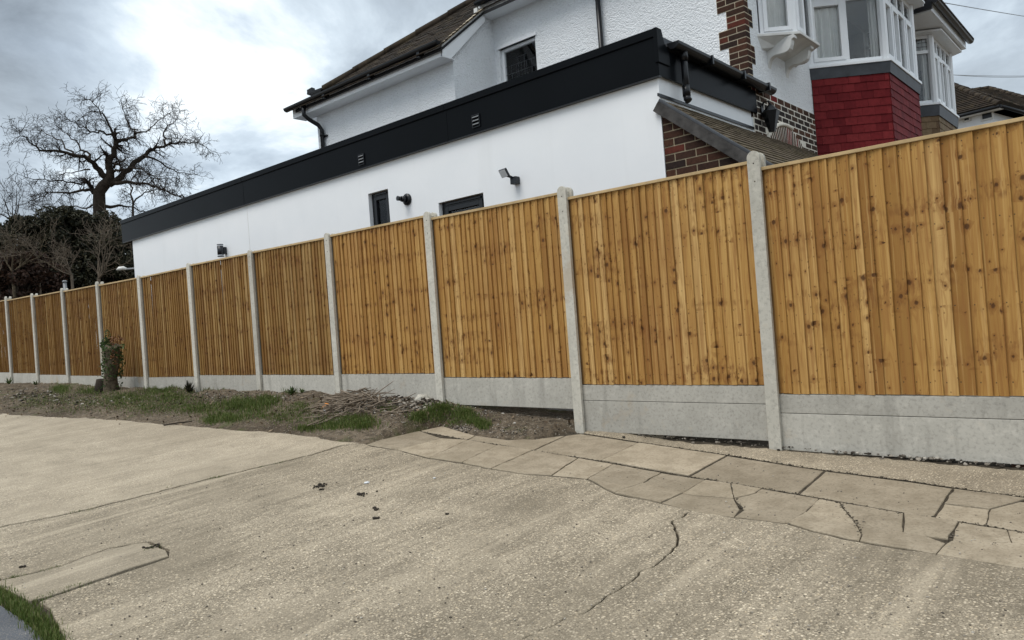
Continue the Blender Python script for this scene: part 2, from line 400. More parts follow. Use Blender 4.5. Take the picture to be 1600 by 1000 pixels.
def mat_glass():
    t = NT('window_glass'); tr = t.n('ShaderNodeBsdfTransparent'); gl = t.n('ShaderNodeBsdfGlossy'); fr = t.n('ShaderNodeFresnel'); fr.inputs[0].default_value = 1.52
    tr.inputs[0].default_value = (.96, .97, .97, 1); gl.inputs['Roughness'].default_value = .03
    t.bump(t.noise(t.pos(), 1.8, 2), .05, .02); bn = [n for n in t.t.nodes if n.type == 'BUMP'][0]; t.t.links.new(bn.outputs[0], gl.inputs['Normal'])
    mx = t.n('ShaderNodeMixShader'); t.t.links.new(fr.outputs[0], mx.inputs[0]); t.t.links.new(tr.outputs[0], mx.inputs[1]); t.t.links.new(gl.outputs[0], mx.inputs[2])
    t.t.links.new(mx.outputs[0], t.out.inputs[0]); return t.m

M = {}
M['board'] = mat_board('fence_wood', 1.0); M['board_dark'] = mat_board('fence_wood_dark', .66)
M['rail'] = plain('capping_wood', (.44, .32, .17), .7, .2, .2, 6)
M['backrail'] = plain('dark_batten_wood', (.25, .14, .055), .8, .2, .2, 6)
M['post'] = mat_post('post_concrete', (.47, .45, .39), (.54, .515, .45), (.33, .31, .26))
M['gravel'] = mat_post('gravel_board_concrete', (.385, .368, .325), (.47, .45, .40), (.21, .20, .175))
M['conc'] = mat_ground('driveway_concrete', (.24, .203, .148), (.40, .342, .257))
M['conc2'] = mat_ground('smooth_driveway_concrete', (.33, .28, .208), (.475, .41, .315), .95, .45, 75)
M['conc3'] = mat_ground('patch_concrete', (.29, .247, .183), (.40, .345, .262), .55, 1.0, 95)
M['haunch'] = mat_ground('rough_mortar', (.22, .183, .132), (.36, .305, .225), .7, .3, 70)
M['slab'] = mat_slab()
M['joint'] = plain('joint_dirt', (.06, .05, .037), .95, .1, .4, 20)
M['soil'] = mat_soil()
M['road'] = mat_ground('asphalt', (.085, .092, .105), (.13, .137, .15), .25, 0, 140)
M['grass'] = mat_leaf('grass_blades', [(0, (.052, .08, .016)), (.5, (.09, .13, .027)), (.82, (.125, .16, .045)), (1, (.22, .2, .09))])
M['white'] = mat_render(); M['dash'] = mat_dash()
M['black'] = plain('black_plastic', (.006, .007, .009), .32, .35, .1, 2)
M['anthracite'] = plain('anthracite_plastic', (.016, .019, .024), .4, .4, .1, 2)
M['fascia'] = plain('anthracite_fascia', (.0045, .0055, .0068), .3, .05, .12, 1.4, .05, 9, .004)
M['upvc'] = plain('white_upvc', (.78, .80, .82), .35, .4, .03, 2)
M['oldwhite'] = plain('old_white_paint', (.62, .62, .60), .6, .3, .12, 5)
M['glass'] = mat_glass()
M['dark'] = plain('dark_room', (.03, .03, .032), .9, .1)
M['greyback'] = plain('grey_backing', (.12, .135, .15), .9, .1, .25, 5)  # dim tone of the leaded side window, put into a sheet's colour
M['room'] = plain('room_plaster', (.22, .23, .24), .9, .1)
M['curtain'] = plain('net_curtain', (.86, .85, .82), .9, .1, .06, 6)
M['lead'] = plain('lead_sheet', (.045, .05, .058), .55, .35, .3, 6, .3, 20, .006)
M['mortar'] = plain('mortar', (.50, .43, .32), .95, .1, .18, 12, .4, 90)
M['pale_mortar'] = plain('pale_mortar', (.72, .68, .60), .95, .1, .12, 12, .4, 90)
M['oldwood'] = plain('weathered_verge', (.055, .052, .05), .8, .2, .5, 9, .6, 25, .006)
M['leanmortar'] = plain('lean_to_mortar', (.30, .25, .175), .95, .1, .2, 12, .4, 90)
M['brick'] = mat_brick('brown_brick', [(0, (.02, .015, .014)), (.25, (.042, .022, .016)), (.6, (.062, .028, .018)), (.9, (.075, .033, .02)), (1, (.12, .024, .018))])
M['brick2'] = mat_brick('grey_brown_brick', [(0, (.03, .026, .026)), (.5, (.055, .043, .036)), (.8, (.085, .055, .038)), (1, (.11, .05, .03))])
M['redbrick'] = mat_brick('red_brick', [(0, (.05, .03, .022)), (.45, (.085, .042, .028)), (.7, (.10, .05, .033)), (.78, (.2, .022, .02)), (1, (.17, .022, .02))])
M['archbrick'] = mat_brick('arch_brick', [(0, (.06, .035, .026)), (.5, (.10, .055, .036)), (.85, (.13, .065, .04)), (.9, (.2, .025, .022)), (1, (.17, .022, .02))])
M['redtile'] = mat_tile('red_painted_tile', [(0, (.115, .010, .013)), (.5, (.155, .015, .018)), (1, (.195, .024, .026))], .7, None, .1)
M['browntile'] = mat_tile('brown_tile', [(0, (.13, .08, .045)), (.5, (.17, .11, .06)), (1, (.21, .145, .085))], .8, (.2, .17, .09))
M['rooftile'] = mat_tile('dark_roof_tile', [(0, (.02, .016, .012)), (.5, (.034, .026, .019)), (1, (.052, .038, .027))], .85, (.085, .065, .035), .15, True)
M['leantile'] = mat_tile('weathered_roof_tile', [(0, (.09, .072, .05)), (.5, (.13, .105, .075)), (1, (.17, .14, .10))], .9, (.12, .10, .05), .15, True)
M['bark'] = plain('oak_bark', (.035, .028, .022), .95, .1, .35, 6, .8, 14, .03)
M['stumpbark'] = plain('stump_bark', (.10, .08, .055), .95, .1, .5, 14, 1.0, 22, .03)
M['twig'] = plain('dark_twigs', (.022, .017, .014), .95, .1, .3, 8)
M['paletwig'] = plain('pale_bare_twigs', (.13, .105, .08), .95, .1, .3, 8)
M['stick'] = mat_rand('dead_sticks', [(0, (.07, .055, .042)), (.5, (.18, .145, .11)), (1, (.30, .245, .19))])
M['ivy'] = mat_leaf('dark_evergreen_leaves', [(0, (.010, .011, .007)), (.5, (.026, .027, .014)), (.85, (.05, .048, .026)), (1, (.095, .08, .045))], .12)
M['redhedge'] = mat_leaf('reddish_hedge_leaves', [(0, (.02, .014, .01)), (.5, (.05, .026, .018)), (1, (.075, .04, .025))], .12)
M['ivygreen'] = mat_leaf('ivy_leaves', [(0, (.025, .045, .012)), (.6, (.05, .085, .022)), (1, (.10, .13, .045))], .2)
M['deadleaf'] = mat_leaf('dead_leaves', [(0, (.10, .045, .02)), (1, (.2, .10, .045))], .2)
M['litterleaf'] = mat_leaf('brown_leaf_litter', [(0, (.05, .035, .022)), (.6, (.13, .09, .055)), (1, (.26, .2, .13))], .1)
M['stone'] = mat_rand('rubble_stone', [(0, (.07, .06, .05)), (.45, (.16, .14, .115)), (.8, (.28, .25, .21)), (1, (.46, .43, .38))], .9)
M['crumb'] = mat_rand('dirt_crumbs', [(0, (.035, .03, .022)), (.7, (.08, .068, .05)), (1, (.16, .14, .11))], .95)
M['clod'] = mat_rand('dark_clods', [(0, (.02, .018, .015)), (1, (.05, .042, .033))], .95)
M['orange'] = plain('orange_wrapper', (.6, .22, .04), .5)
M['litter'] = plain('white_scrap', (.6, .62, .64), .5)
M['glow'] = plain('frosted_lens', (.6, .63, .66), .3)
M['metal'] = plain('grey_metal', (.2, .21, .22), .4, .4)

# ================================================================== SETTING
# ---- far ground sheet
mb = MB(); xs = [-900, -500, -250, -120, -80, -60, -50, -44, -40, -37, -34, -30, -26, -22, -18, -14, -10, -6, -3, 0, 4, 8, 14, 20, 40, 90, 250, 900]
ys = [-900, -300, -100, -40, -25, -12, -6, -2, 0, 2, 4, 6, 8, 12, 16, 20, 24, 30, 45, 80, 160, 400, 900]
mb.add([(x, y, gz(x, y)-.07) for x in xs for y in ys], [(i*len(ys)+j, (i+1)*len(ys)+j, (i+1)*len(ys)+j+1, i*len(ys)+j+1) for i in range(len(xs)-1) for j in range(len(ys)-1)])
structure(mb.build('ground', M['soil']))

def jag(pts, step=.06, amp=.006, seed=0):
    """subdivide a ground polyline (x, y) and make it ragged"""
    out = []
    for (a, b) in zip(pts[:-1], pts[1:]):
        a = Vector(a); b = Vector(b); n = max(1, int((b-a).length/step)); nr = Vector((-(b-a).y, (b-a).x)).normalized() if (b-a).length > 0 else Vector((0, 0))
        for i in range(n):
            p = a.lerp(b, i/n); k = mnoise.noise(Vector((p.x*9+seed, p.y*9, seed)))+.5*mnoise.noise(Vector((p.x*31+seed, p.y*31, 7)))
            out.append(p+nr*amp*k*2 if i else p)
    out.append(Vector(pts[-1])); return out
def g2(*px): return [onG(x, y).to_2d() for x, y in px]
def slab_mesh(poly, top=0.0, thick=.05, tilt=(0, 0), bev=.004):
    """ground slab: ragged outline with a small worn arris"""
    me = bpy.data.meshes.new('slab'); bm = bmesh.new()
    cx_ = sum(p[0] for p in poly)/len(poly); cy_ = sum(p[1] for p in poly)/len(poly)
    def zt(p): return gp(p[0], p[1])+top+tilt[0]*(p[0]-cx_)+tilt[1]*(p[1]-cy_)
    vt = [bm.verts.new((p[0]-cx_, p[1]-cy_, zt(p)-zt((cx_, cy_)))) for p in poly]
    f_ = bm.faces.new(vt); f_.normal_update()
    if f_.normal.z < 0: f_.normal_flip()
    r_ = bmesh.ops.extrude_face_region(bm, geom=[f_])
    dn = [g for g in r_['geom'] if isinstance(g, bmesh.types.BMVert)]
    bmesh.ops.translate(bm, verts=dn, vec=(0, 0, -thick))
    bmesh.ops.recalc_face_normals(bm, faces=bm.faces)
    if bev:
        es = [e for e in bm.edges if len(e.link_faces) == 2 and e.calc_face_angle(0) > 1.2 and all(v.co.z > -thick*.6+ (zt((v.co.x+cx_, v.co.y+cy_))-zt((cx_, cy_))) for v in e.verts)]
        bmesh.ops.bevel(bm, geom=es, offset=bev, segments=1, affect='EDGES')
    bmesh.ops.triangulate(bm, faces=[f2 for f2 in bm.faces if len(f2.verts) > 4])
    bm.to_mesh(me); bm.free()
    return me, Vector((cx_, cy_, zt((cx_, cy_))+EYE))
def slab_obj(name, poly, mat, parent, **k):
    me, loc = slab_mesh(poly, **k); me.materials.append(mat); me.name = name
    return link(bpy.data.objects.new(name, me), parent, loc)
def inset(poly, d):
    n = len(poly); P = [Vector(p) for p in poly]
    ar = sum(P[i].x*P[(i+1) % n].y-P[(i+1) % n].x*P[i].y for i in range(n))
    if ar < 0: P.reverse()
    out = []
    for i in range(n):
        a = (P[i]-P[i-1]).normalized(); b = (P[(i+1) % n]-P[i]).normalized()
        na = Vector((-a.y, a.x)); nb = Vector((-b.y, b.x)); k = na+nb
        k = k.normalized()/max(.45, math.sqrt(max(0, (1+na.dot(nb))/2))) if k.length > 1e-4 else na
        out.append(P[i]+k*d)
    return out
def sheet(name, poly, mat, dz):
    mb_ = MB(); mb_.add([(p[0], p[1], gp(p[0], p[1])+dz) for p in poly], [tuple(range(len(poly)))])
    o = mb_.build(name, mat); return o

# ---- driveway
drive = structure(sheet('driveway', [(-30, -1), (8, -1), (8, 6.6), (-30, 6.6)], M['joint'], -.020))
joint = g2((0, 824), (60, 812), (117, 801), (215, 777), (332, 747), (437, 723), (490, 710), (535, 696), (566, 692))
jl = [Vector((-6.75, -1.0)), Vector((-6.72, .5))] + joint
road_edge = [Vector((-30, 1.19)), Vector((-5.6, 1.2))] + g2((0, 926), (40, 948), (80, 975), (97, 1000)) + [Vector((-3.2, .62)), Vector((-1, -.2)), Vector((.3, -1))]
jj = jag(jl, .05, .012, 3)
jj = [p for p in jj if p.y > 1.36]
off = lambda pts, d: [p+Vector((d, 0)) for p in pts]
# far slab, left of the joint
s1 = off(jj, -.014) + [Vector((-6.45, 4.95)), Vector((-8.6, 5.0)), Vector((-12, 4.8)), Vector((-15.5, 4.4)), Vector((-29, 3.6)), Vector((-29, 1.27))] + [Vector((-6.9, 1.3))]
slab_obj('concrete_slab', s1, M['conc2'], drive, top=.004)
# main slab, split by the crack
edgeL = g2((572, 696), (620, 703), (671, 716.5), (722, 724), (767, 733), (820, 741), (862, 744), (918, 749), (962, 772), (1000, 779), (1031, 786), (1050, 790), (1081, 798))
edgeR = g2((1081, 798), (1147, 809), (1231, 819), (1274, 832), (1343, 847), (1463, 866), (1550, 880), (1600, 888)) + [Vector((.4, 4.02)), Vector((6, 3.85))]
crack = g2((1081, 798), (1072, 802), (1050, 817), (1058, 834), (1058, 852), (1031, 877), (1006, 890), (975, 915), (947, 931), (916, 956), (875, 971), (831, 990), (790, 1008), (740, 1035)) + [Vector((-1.9, 1.3)), Vector((-1.75, .2)), Vector((-1.8, -.2))]
ck = jag(crack, .035, .014, 8)
def crackw(i): return max(.0012, .0075*(1-i/len(ck)*1.15))
ckL = [p+Vector((-crackw(i), -crackw(i)*.4)) for i, p in enumerate(ck)]; ckR = [p+Vector((crackw(i), crackw(i)*.4)) for i, p in enumerate(ck)]
eL = jag(edgeL, .07, .01, 5); eR = jag(edgeR, .07, .01, 6)
patch = g2((-40, 920), (0, 908), (37, 900), (97, 885), (169, 858), (231, 848), (259, 860), (263, 869), (240, 877), (169, 900), (122, 916), (78, 931), (47, 939))
pj_ = jag(patch, .06, .012, 9)
s2 = off(jj, .012) + [p+Vector((.0, -.006)) for p in eL[1:]] + ckL[1:] + [Vector((-3.1, .62)), Vector((-3.93, 1.22))] + g2((78, 950), (62, 940))
pin = pj_[::-1]
# outline the cut-out for the patch strip
s2 = s2 + [p+Vector((.012, -.012)) for p in g2((78, 933), (122, 918), (169, 902), (240, 879), (265, 870))] + [p+Vector((-.0, .012)) for p in g2((262, 859), (231, 846), (169, 856), (97, 883), (37, 898), (0, 906))] + [Vector((-5.9, 1.36))]
slab_obj('concrete_slab', s2, M['conc'], drive)
slab_obj('concrete_slab', ckR[::-1] + [p+Vector((0, -.006)) for p in eR[1:]] + [Vector((6, -.9)), Vector((.4, -.9))], M['conc'], drive, top=.002)
slab_obj('concrete_patch', pj_ + [Vector((-5.6, 1.25))], M['conc3'], drive, top=.003)
# ---- road
rd = structure(sheet('road', [Vector((-60, 1.12)), Vector((-5.5, 1.12))] + g2((0, 944), (35, 967), (72, 1000)) + [Vector((-3.4, .45)), Vector((-1, -.4)), Vector((.3, -1.2)), Vector((6, -2)), Vector((12, -9)), Vector((-60, -9))], M['road'], -.006))

# ---- pavement of flagstones between drive and fence
pave = structure(sheet('pavement', g2((560, 700), (650, 668), (684, 660), (745, 678), (876, 672), (1240, 727), (1650, 784), (1650, 900), (1463, 872), (1231, 824), (1081, 803), (960, 777), (767, 737)), M['joint'], -.004))
flags = [
 [(656, 674), (684, 664), (743, 681), (731, 687.5)],
 [(731, 687.5), (743, 681), (795, 688), (850, 685), (884, 681), (833, 704)],
 [(833, 704), (884, 681), (908, 678), (998, 692), (939, 720)],
 [(939, 720), (998, 692), (1136, 712), (1077, 744)],
 [(1077, 744), (1136, 712), (1240, 729), (1289, 736), (1247, 772)],
 [(1247, 772), (1289, 736), (1418, 753), (1490, 764), (1460, 809)],
 [(1490, 765), (1605, 779), (1592, 784), (1547, 796), (1474.5, 787)],
 [(1474.5, 787), (1547, 796), (1540, 821), (1460, 809)],
 [(1547, 796), (1592, 784), (1660, 788), (1660, 841), (1540, 821)],
 [(572, 695), (620, 679), (656, 674), (689, 685), (620, 703)],
 [(620, 703), (689, 685), (735, 690), (671, 716)],
 [(671, 716), (735, 690), (778, 696), (722, 723)],
 [(722, 723), (778, 696), (833, 705), (767, 733)],
 [(767, 733), (833, 705), (903, 716), (862, 743), (820, 741)],
 [(862, 743), (903, 716), (958, 725), (918, 748)],
 [(918, 748), (958, 725), (1033, 739), (1004, 755), (980, 759)],
 [(918, 748), (980, 759), (1004, 755), (960, 771)],
 [(1004, 755), (1033, 739), (1102, 750), (1066, 771)],
 [(960, 771), (1004, 755), (1066, 771), (1033, 786), (1000, 779)],
 [(1066, 771), (1102, 750), (1142, 756), (1147, 779), (1088, 775)],
 [(1033, 786), (1066, 771), (1088, 775), (1147, 779), (1156, 796), (1147, 808), (1081, 798)],
 [(1142, 756), (1190, 764), (1180, 771), (1149, 778)],
 [(1149, 779), (1180, 771), (1190, 764), (1280, 779), (1259, 800), (1162, 797)],
 [(1162, 798), (1259, 800), (1231, 818), (1149, 808)],
 [(1259, 800), (1280, 779), (1312, 785), (1337, 818), (1295, 816)],
 [(1231, 819), (1259, 800), (1295, 816), (1337, 820), (1347, 836), (1343, 846), (1274, 831)],
 [(1312, 785), (1412, 802), (1411, 833), (1399, 831), (1339, 818)],
 [(1412, 802), (1498, 816), (1482, 843), (1448, 839), (1413, 834)],
 [(1339, 820), (1399, 832), (1349, 836)],
 [(1349, 837), (1399, 833), (1450, 841), (1478, 850), (1463, 866), (1345, 847)],
 [(1498, 816), (1574, 828), (1581, 848), (1488, 844)],
 [(1488, 846), (1581, 849), (1660, 858), (1660, 899), (1550, 880), (1465, 866), (1479, 851)],
 [(1574, 828), (1660, 842), (1660, 856), (1583, 848)],
]
snap = []
def snapped(p):
    for q in snap:
        if abs(q[0]-p[0]) < 5.2 and abs(q[1]-p[1]) < 3.6: return q
    snap.append(p); return p
for i, fl in enumerate(flags):
    f2_ = []
    for p in fl:
        q = snapped(p)
        if q not in f2_: f2_.append(q)
    fl = f2_
    P_ = inset(g2(*fl), .0085 if i < 6 else .0045 if i < 18 else .0028)
    P_ = jag(P_+[P_[0]], .05, .005 if i > 5 else .003, i)[:-1]
    slab_obj('paving_slab', P_, M['slab'], pave, top=.003+rnd(-.003, .005), thick=.04, tilt=(rnd(-.005, .005), rnd(-.005, .005)), bev=.003)
structure(sheet('footpath', [(-.42, 4.0), (3.8, 3.9), (3.8, 5.12), (-.42, 5.2)], M['joint'], -.0045))
pe = bpy.data.objects['footpath']; x = -.40
while x < 3.6:
    wA = rnd(.8, 1.1); d_ = -.02*(x+.4)
    for ya, yb in ((4.575, 5.165), (4.05, 4.555)):
        P_ = jag([Vector((x, ya+d_)), Vector((x+wA-.014, ya+d_-.02)), Vector((x+wA-.014, yb+d_-.02)), Vector((x, yb+d_)), Vector((x, ya+d_))], .05, .003, x*7)[:-1]
        slab_obj('paving_slab', P_, M['slab'], pe, top=.005+rnd(-.003, .006), thick=.04, tilt=(rnd(-.004, .004), rnd(-.004, .004)), bev=.003)
    x += wA
# ---- rough mortar strip along the fence foot
hp = g2((876, 672), (908, 676), (992, 689), (1136, 710), (1240, 727), (1289, 734), (1418, 750), (1490, 761), (1600, 776), (1680, 786))
mb = MB(); n = 390; rows = 14; vs = []
def lerp_poly(P, x):
    for a, b in zip(P[:-1], P[1:]):
        if a.x <= x <= b.x: return a.y+(b.y-a.y)*(x-a.x)/(b.x-a.x)
    return P[0].y if x < P[0].x else P[-1].y
for i in range(n+1):
    x = -4.5+i*(8.2/n); ya = lerp_poly(hp, x)+.030; yb = 6.35
    for j in range(rows+1):
        t = (j/rows)**1.2; y = ya+(yb-ya)*t
        q = mnoise.noise(Vector((x*5, y*5, 2)))*.012+mnoise.noise(Vector((x*19, y*19, 5)))*.007
        vs.append((x, y, gp(x, y)-.012+min(1, j/2.5)*.018+q*min(1, j/2)-.055*max(0, min(1, (y-5.80)/.13))*max(0, min(1, (x+3.9)/.8))))
mb.add(vs, [(i*(rows+1)+j, (i+1)*(rows+1)+j, (i+1)*(rows+1)+j+1, i*(rows+1)+j+1) for i in range(n) for j in range(rows)], True)
structure(mb.build('mortar_strip', M['haunch']))

# ---- soil bank along the fence
edge_px = [(0, 647), (70, 651), (180, 656), (245, 662), (350, 671), (455, 678), (535, 690)]
E_ = [Vector((-29, 3.0)), Vector((-20, 3.5))] + g2(*edge_px) + [Vector((-6.18, 4.72)), Vector((-6.1, 5.3)), Vector((-6.02, 5.62)), Vector((-5.3, 5.40)), Vector((-4.89, 5.38)), Vector((-4.56, 5.44)), Vector((-4.46, 5.85)), Vector((-4.3, 6.02))]
ZB = [(-29, -.35), (-23.7, -.47), (-21.75, -.52), (-19.8, -.52), (-17.9, -.535), (-15.96, -.605), (-14, -.648), (-12.1, -.672), (-10.2, -.70), (-8.25, -.72), (-7.0, -.78), (-6.3, -.80), (-5.6, -.92), (-5, -.97), (-4.39, -.99), (-4.2, -1.04)]
def zfence(x):
    for a, b in zip(ZB[:-1], ZB[1:]):
        if a[0] <= x <= b[0]: return a[1]+(b[1]-a[1])*(x-a[0])/(b[0]-a[0])
    return ZB[-1][1]
def soilz(x, y):
    ye = lerp_poly(E_, x)
    t = max(-.2, min(1.3, (y-ye)/max(.2, 5.9-ye)))
    base = gp(x, y); lift = zfence(x)-gp(x, 5.9)
    s_ = max(0, t); rise = 1-(1-min(1, s_))**1.7
    nz = mnoise.noise(Vector((x*2.2, y*2.2, 1)))*.05+mnoise.noise(Vector((x*6, y*6, 3)))*.028+mnoise.noise(Vector((x*17, y*17, 4)))*.014
    amp = min(1, max(0, t*3+.25))*(1 if x < -6 else .55)
    return base+.006+lift*rise+nz*amp-(.03 if t < 0 else 0)*min(1, -t*8) if t < 0 else base+.006+lift*rise+nz*amp
mb = MB(); nx = 560; ny = 34; vs = []
for i in range(nx+1):
    x = -27+(22.72*i/nx); ye = lerp_poly(E_, x)
    for j in range(ny+1):
        y = (ye-.16)+(6.35-(ye-.16))*j/ny; vs.append((x, y, soilz(x, y)))
mb.add(vs, [(i*(ny+1)+j, (i+1)*(ny+1)+j, (i+1)*(ny+1)+j+1, i*(ny+1)+j+1) for i in range(nx) for j in range(ny)], True)
structure(mb.build('soil_bank', M['soil']))

# ================================================================== FENCE
fence = thing('timber_fence', (-12, D, -1), 'long golden timber panel fence with grey concrete posts and gravel boards', 'fence')
PX = [-21.7553-1.93+1.93*i for i in range(15)]
PT = [1.70, 1.659, 1.572, 1.523, 1.481, 1.415, 1.42, 1.398, 1.385, 1.363, 1.309, 1.248, 1.19, 1.13, 1.08]
PB = [-.22, -.27, -.335, -.38, -.425, -.45, -.443, -.466, -.479, -.547, -.634, -.718, -.77, -.81]
PTILT = [.03, .03, .03, .03, .03, .01, .025, .03, .02, .025, .015, .014, .014, .014]
# post: H section with rounded flanges
def flange(mb, x, y0, y1, zb, zt, wd):
    r_ = wd/2; pts = [(x-r_, y0, zb), (x+r_, y0, zb)]
    for k in range(0, 13):
        a = math.pi*k/12; pts.append((x+r_*math.cos(a), y0, zt-r_+r_*math.sin(a)))
    mb.prism(pts, (0, y1-y0, 0))
for i, x in enumerate(PX):
    mb = MB(); zb = zfence(x)-.25 if x < -4.4 else gp(x, D)-.25
    flange(mb, x, D-.066, D-.030, zb, PT[i], .104); flange(mb, x, D+.030, D+.066, zb, PT[i]-.002, .104)
    mb.box(x-.022, x+.022, D-.0301, D+.0301, zb, PT[i]-.045)
    post = mb.build('concrete_post', M['post'], fence, bevel=.004)
    for dz in (.10, .245):
        MB().tube([(x+.002, D-.0675, PT[i]-dz), (x+.002, D-.058, PT[i]-dz)], .006, 8).build('hole_plug', M['joint'], post)  # dark plug on the flange; the shade of a hole is in its colour
# board meshes: feather-edge boards, thick edge to the right
variants = []
for k in range(10):
    random.seed(100+k); mb = MB(); seg = 7; wv = .118; vs = []
    ph = rnd(0, 6); cup = rnd(-.002, .0045); bow = rnd(-.003, .003)
    for s_ in range(seg+1):
        z = 1.79*s_/seg; q = bow*math.sin(z*1.7+ph); e1 = rnd(-.0012, .0012); e2 = rnd(-.0015, .0015)
        vs += [(e1, 0, z), (e1, -.005+q, z), (wv*.5, -.0145-cup+q, z), (wv+e2-.003, -.0265+q, z), (wv+e2, -.0245+q, z), (wv+e2, -.009, z)]
    n = 6; fs = []
    for s_ in range(seg):
        for j in range(n): fs.append((s_*n+j, s_*n+(j+1) % n, (s_+1)*n+(j+1) % n, (s_+1)*n+j))
    fs += [tuple(range(n-1, -1, -1)), tuple(seg*n+j for j in range(n))]
    mb.add(vs, fs); me, _ = mb.mesh('feather_board', Vector((0, 0, 0))); me.materials.append(M['board'])
    bmx = bmesh.new(); bmx.from_mesh(me); bmesh.ops.recalc_face_normals(bmx, faces=bmx.faces); bmx.to_mesh(me); bmx.free()
    m2 = me.copy(); m2.materials.clear(); m2.materials.append(M['board_dark']); variants.append((me, m2))
random.seed(5)
for i in range(14):
    xa, xb = PX[i]+.052, PX[i+1]-.052; zb = PB[i]; sl = -PTILT[i]/1.83
    zl = lambda x, i=i: PB[i]+PTILT[i]/2-PTILT[i]*(x-PX[i])/1.93
    mb = MB()
    for hz in (.12, .9, 1.66):
        mb.obox((xa-.02, D+.004, zl(xa)+hz), (xb-xa+.04, 0, sl*(xb-xa+.04)), (0, .034, 0), (0, 0, .07))
    for xe in (xa-.018, xb-.016): mb.obox((xe, D-.002, zl(xe)+.004), (.034, 0, 0), (0, .022, 0), (0, 0, 1.79))
    panel = mb.build('fence_panel', M['backrail'], fence)
    MB().obox((xa-.03, D-.040, zl(xa)+1.797), (xb-xa+.06, 0, sl*(xb-xa+.06)), (0, .066, 0), (0, 0, .026)).build('capping_rail', M['rail'], panel, bevel=.003)
    nb = 24 if i != 11 else 22
    ws = [rnd(.8, 1.2) for _ in range(nb)]
    if i == 11: ws = [rnd(.72, .95) for _ in range(11)]+[rnd(1.0, 1.25) for _ in range(11)]
    if i == 10: ws = [rnd(.8, 1.0) for _ in range(13)]+[rnd(1.0, 1.15) for _ in range(11)]
    tot = sum(ws); x = xa+.004
    if i >= 12:                # beyond the picture: the boards of the panel joined
        mbx = MB()
        for k in range(nb):
            wb = (xb-xa-.012)*ws[k]/tot; me_ = random.choice(variants)[0]; dz_ = rnd(0, .006); n0 = len(mbx.v)
            mbx.add([(x+v.co.x*(wb+.018)/.118, D-.003+v.co.y, zl(x)+.002+dz_+v.co.z) for v in me_.vertices], [tuple(p.vertices) for p in me_.polygons]); x += wb
        mbx.build('boards', M['board'], panel)['kind'] = 'stuff'; nb = 0
    for k in range(nb):
        wb = (xb-xa-.012)*ws[k]/tot
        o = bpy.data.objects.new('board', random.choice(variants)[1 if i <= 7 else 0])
        wide = wb+.018 if k < nb-1 else wb
        C.objects.link(o); o.location = (x, D-.003, zl(x)+.002+rnd(0, .006)+EYE)
        o.scale = (wide/.118, 1, 1); o.rotation_euler = (rnd(-.002, .002), sl*-1+rnd(-.0015, .0015)*0, 0)
        o.rotation_euler[1] = rnd(-.0025, .0025)
        o.parent = panel; o.matrix_parent_inverse = Matrix.Translation(-WLOC[panel.name])
        x += wb
    # gravel boards
    hs = [.305] if i < 10 else [.15, .30]
    top = 0.0
    for h_ in hs:
        mb = MB(); z1 = zl(xa)-top-.002; z0 = z1-h_+.004
        mb.obox((xa-.022, D-.024, z0), (xb-xa+.044, 0, sl*(xb-xa+.044)), (0, .046, 0), (0, 0, h_-.004))
        mb.build('gravel_board', M['gravel'], fence, bevel=.004); top += h_

# ================================================================== EXTENSION
EY = 6.65; EXR = -3.669; EXL = -15.99; FB = 2.328; FT = 2.79
ext = thing('extension', (-9.8, 8, -1.1), 'long low white rendered extension with black fascia along its flat roof', 'building')
win1 = (-8.277, -7.85, .95, 1.964); win2 = (-6.895, -6.115, .75, 1.612)
mb = MB(); wall_pieces(mb, 'Y', EY, EY+.26, EXL, EXR, -1.3, FB+.12, [win1, win2])
mb.box(EXR-.26, EXR-.0, EY+.2601, 8.849, -1.3, FB+.12)
mb.box(EXL, EXL+.26, EY+.2601, 12.0, -1.3, FB+.12)
wallE = mb.build('wall', M['white'], ext)
MB().box(-11.462, -11.454, EY-.0025, EY+.004, -1.2, FB).build('expansion_joint', M['oldwhite'], wallE)
MB().box(EXR-.012, EXR+.003, EY-.003, EY+.012, -1.2, FB).build('corner_bead', M['upvc'], wallE)
# fascia boards
fx = [-16.36, -11.471, -6.604, EXR+.045]
for a, b in zip(fx[:-1], fx[1:]):
    MB().box(a+.003, b-.003, EY-.05, EY-.03, FB, FT-.085).build('fascia_board', M['fascia'], ext, bevel=.002)
    MB().box(a+.003, b-.003, EY-.066, EY-.012, FT-.083, FT).build('roof_trim', M['fascia'], ext, bevel=.006)
    MB().box(a+.003, b-.003, EY-.049, EY+.0, FB-.012, FB-.001).build('soffit_strip', M['black'], ext)
for j in fx[1:3]: MB().box(j-.02, j+.02, EY-.0525, EY-.0505, FB+.001, FT-.086).build('joint_trim', M['fascia'], ext)
MB().box(-16.36, -16.34, EY-.049, 12.2, FB, FT).build('end_fascia', M['fascia'], ext)
MB().box(-16.33, EXR-.01, EY-.011, 12.2, FT-.10, FT-.02).build('flat_roof', M['lead'], ext)
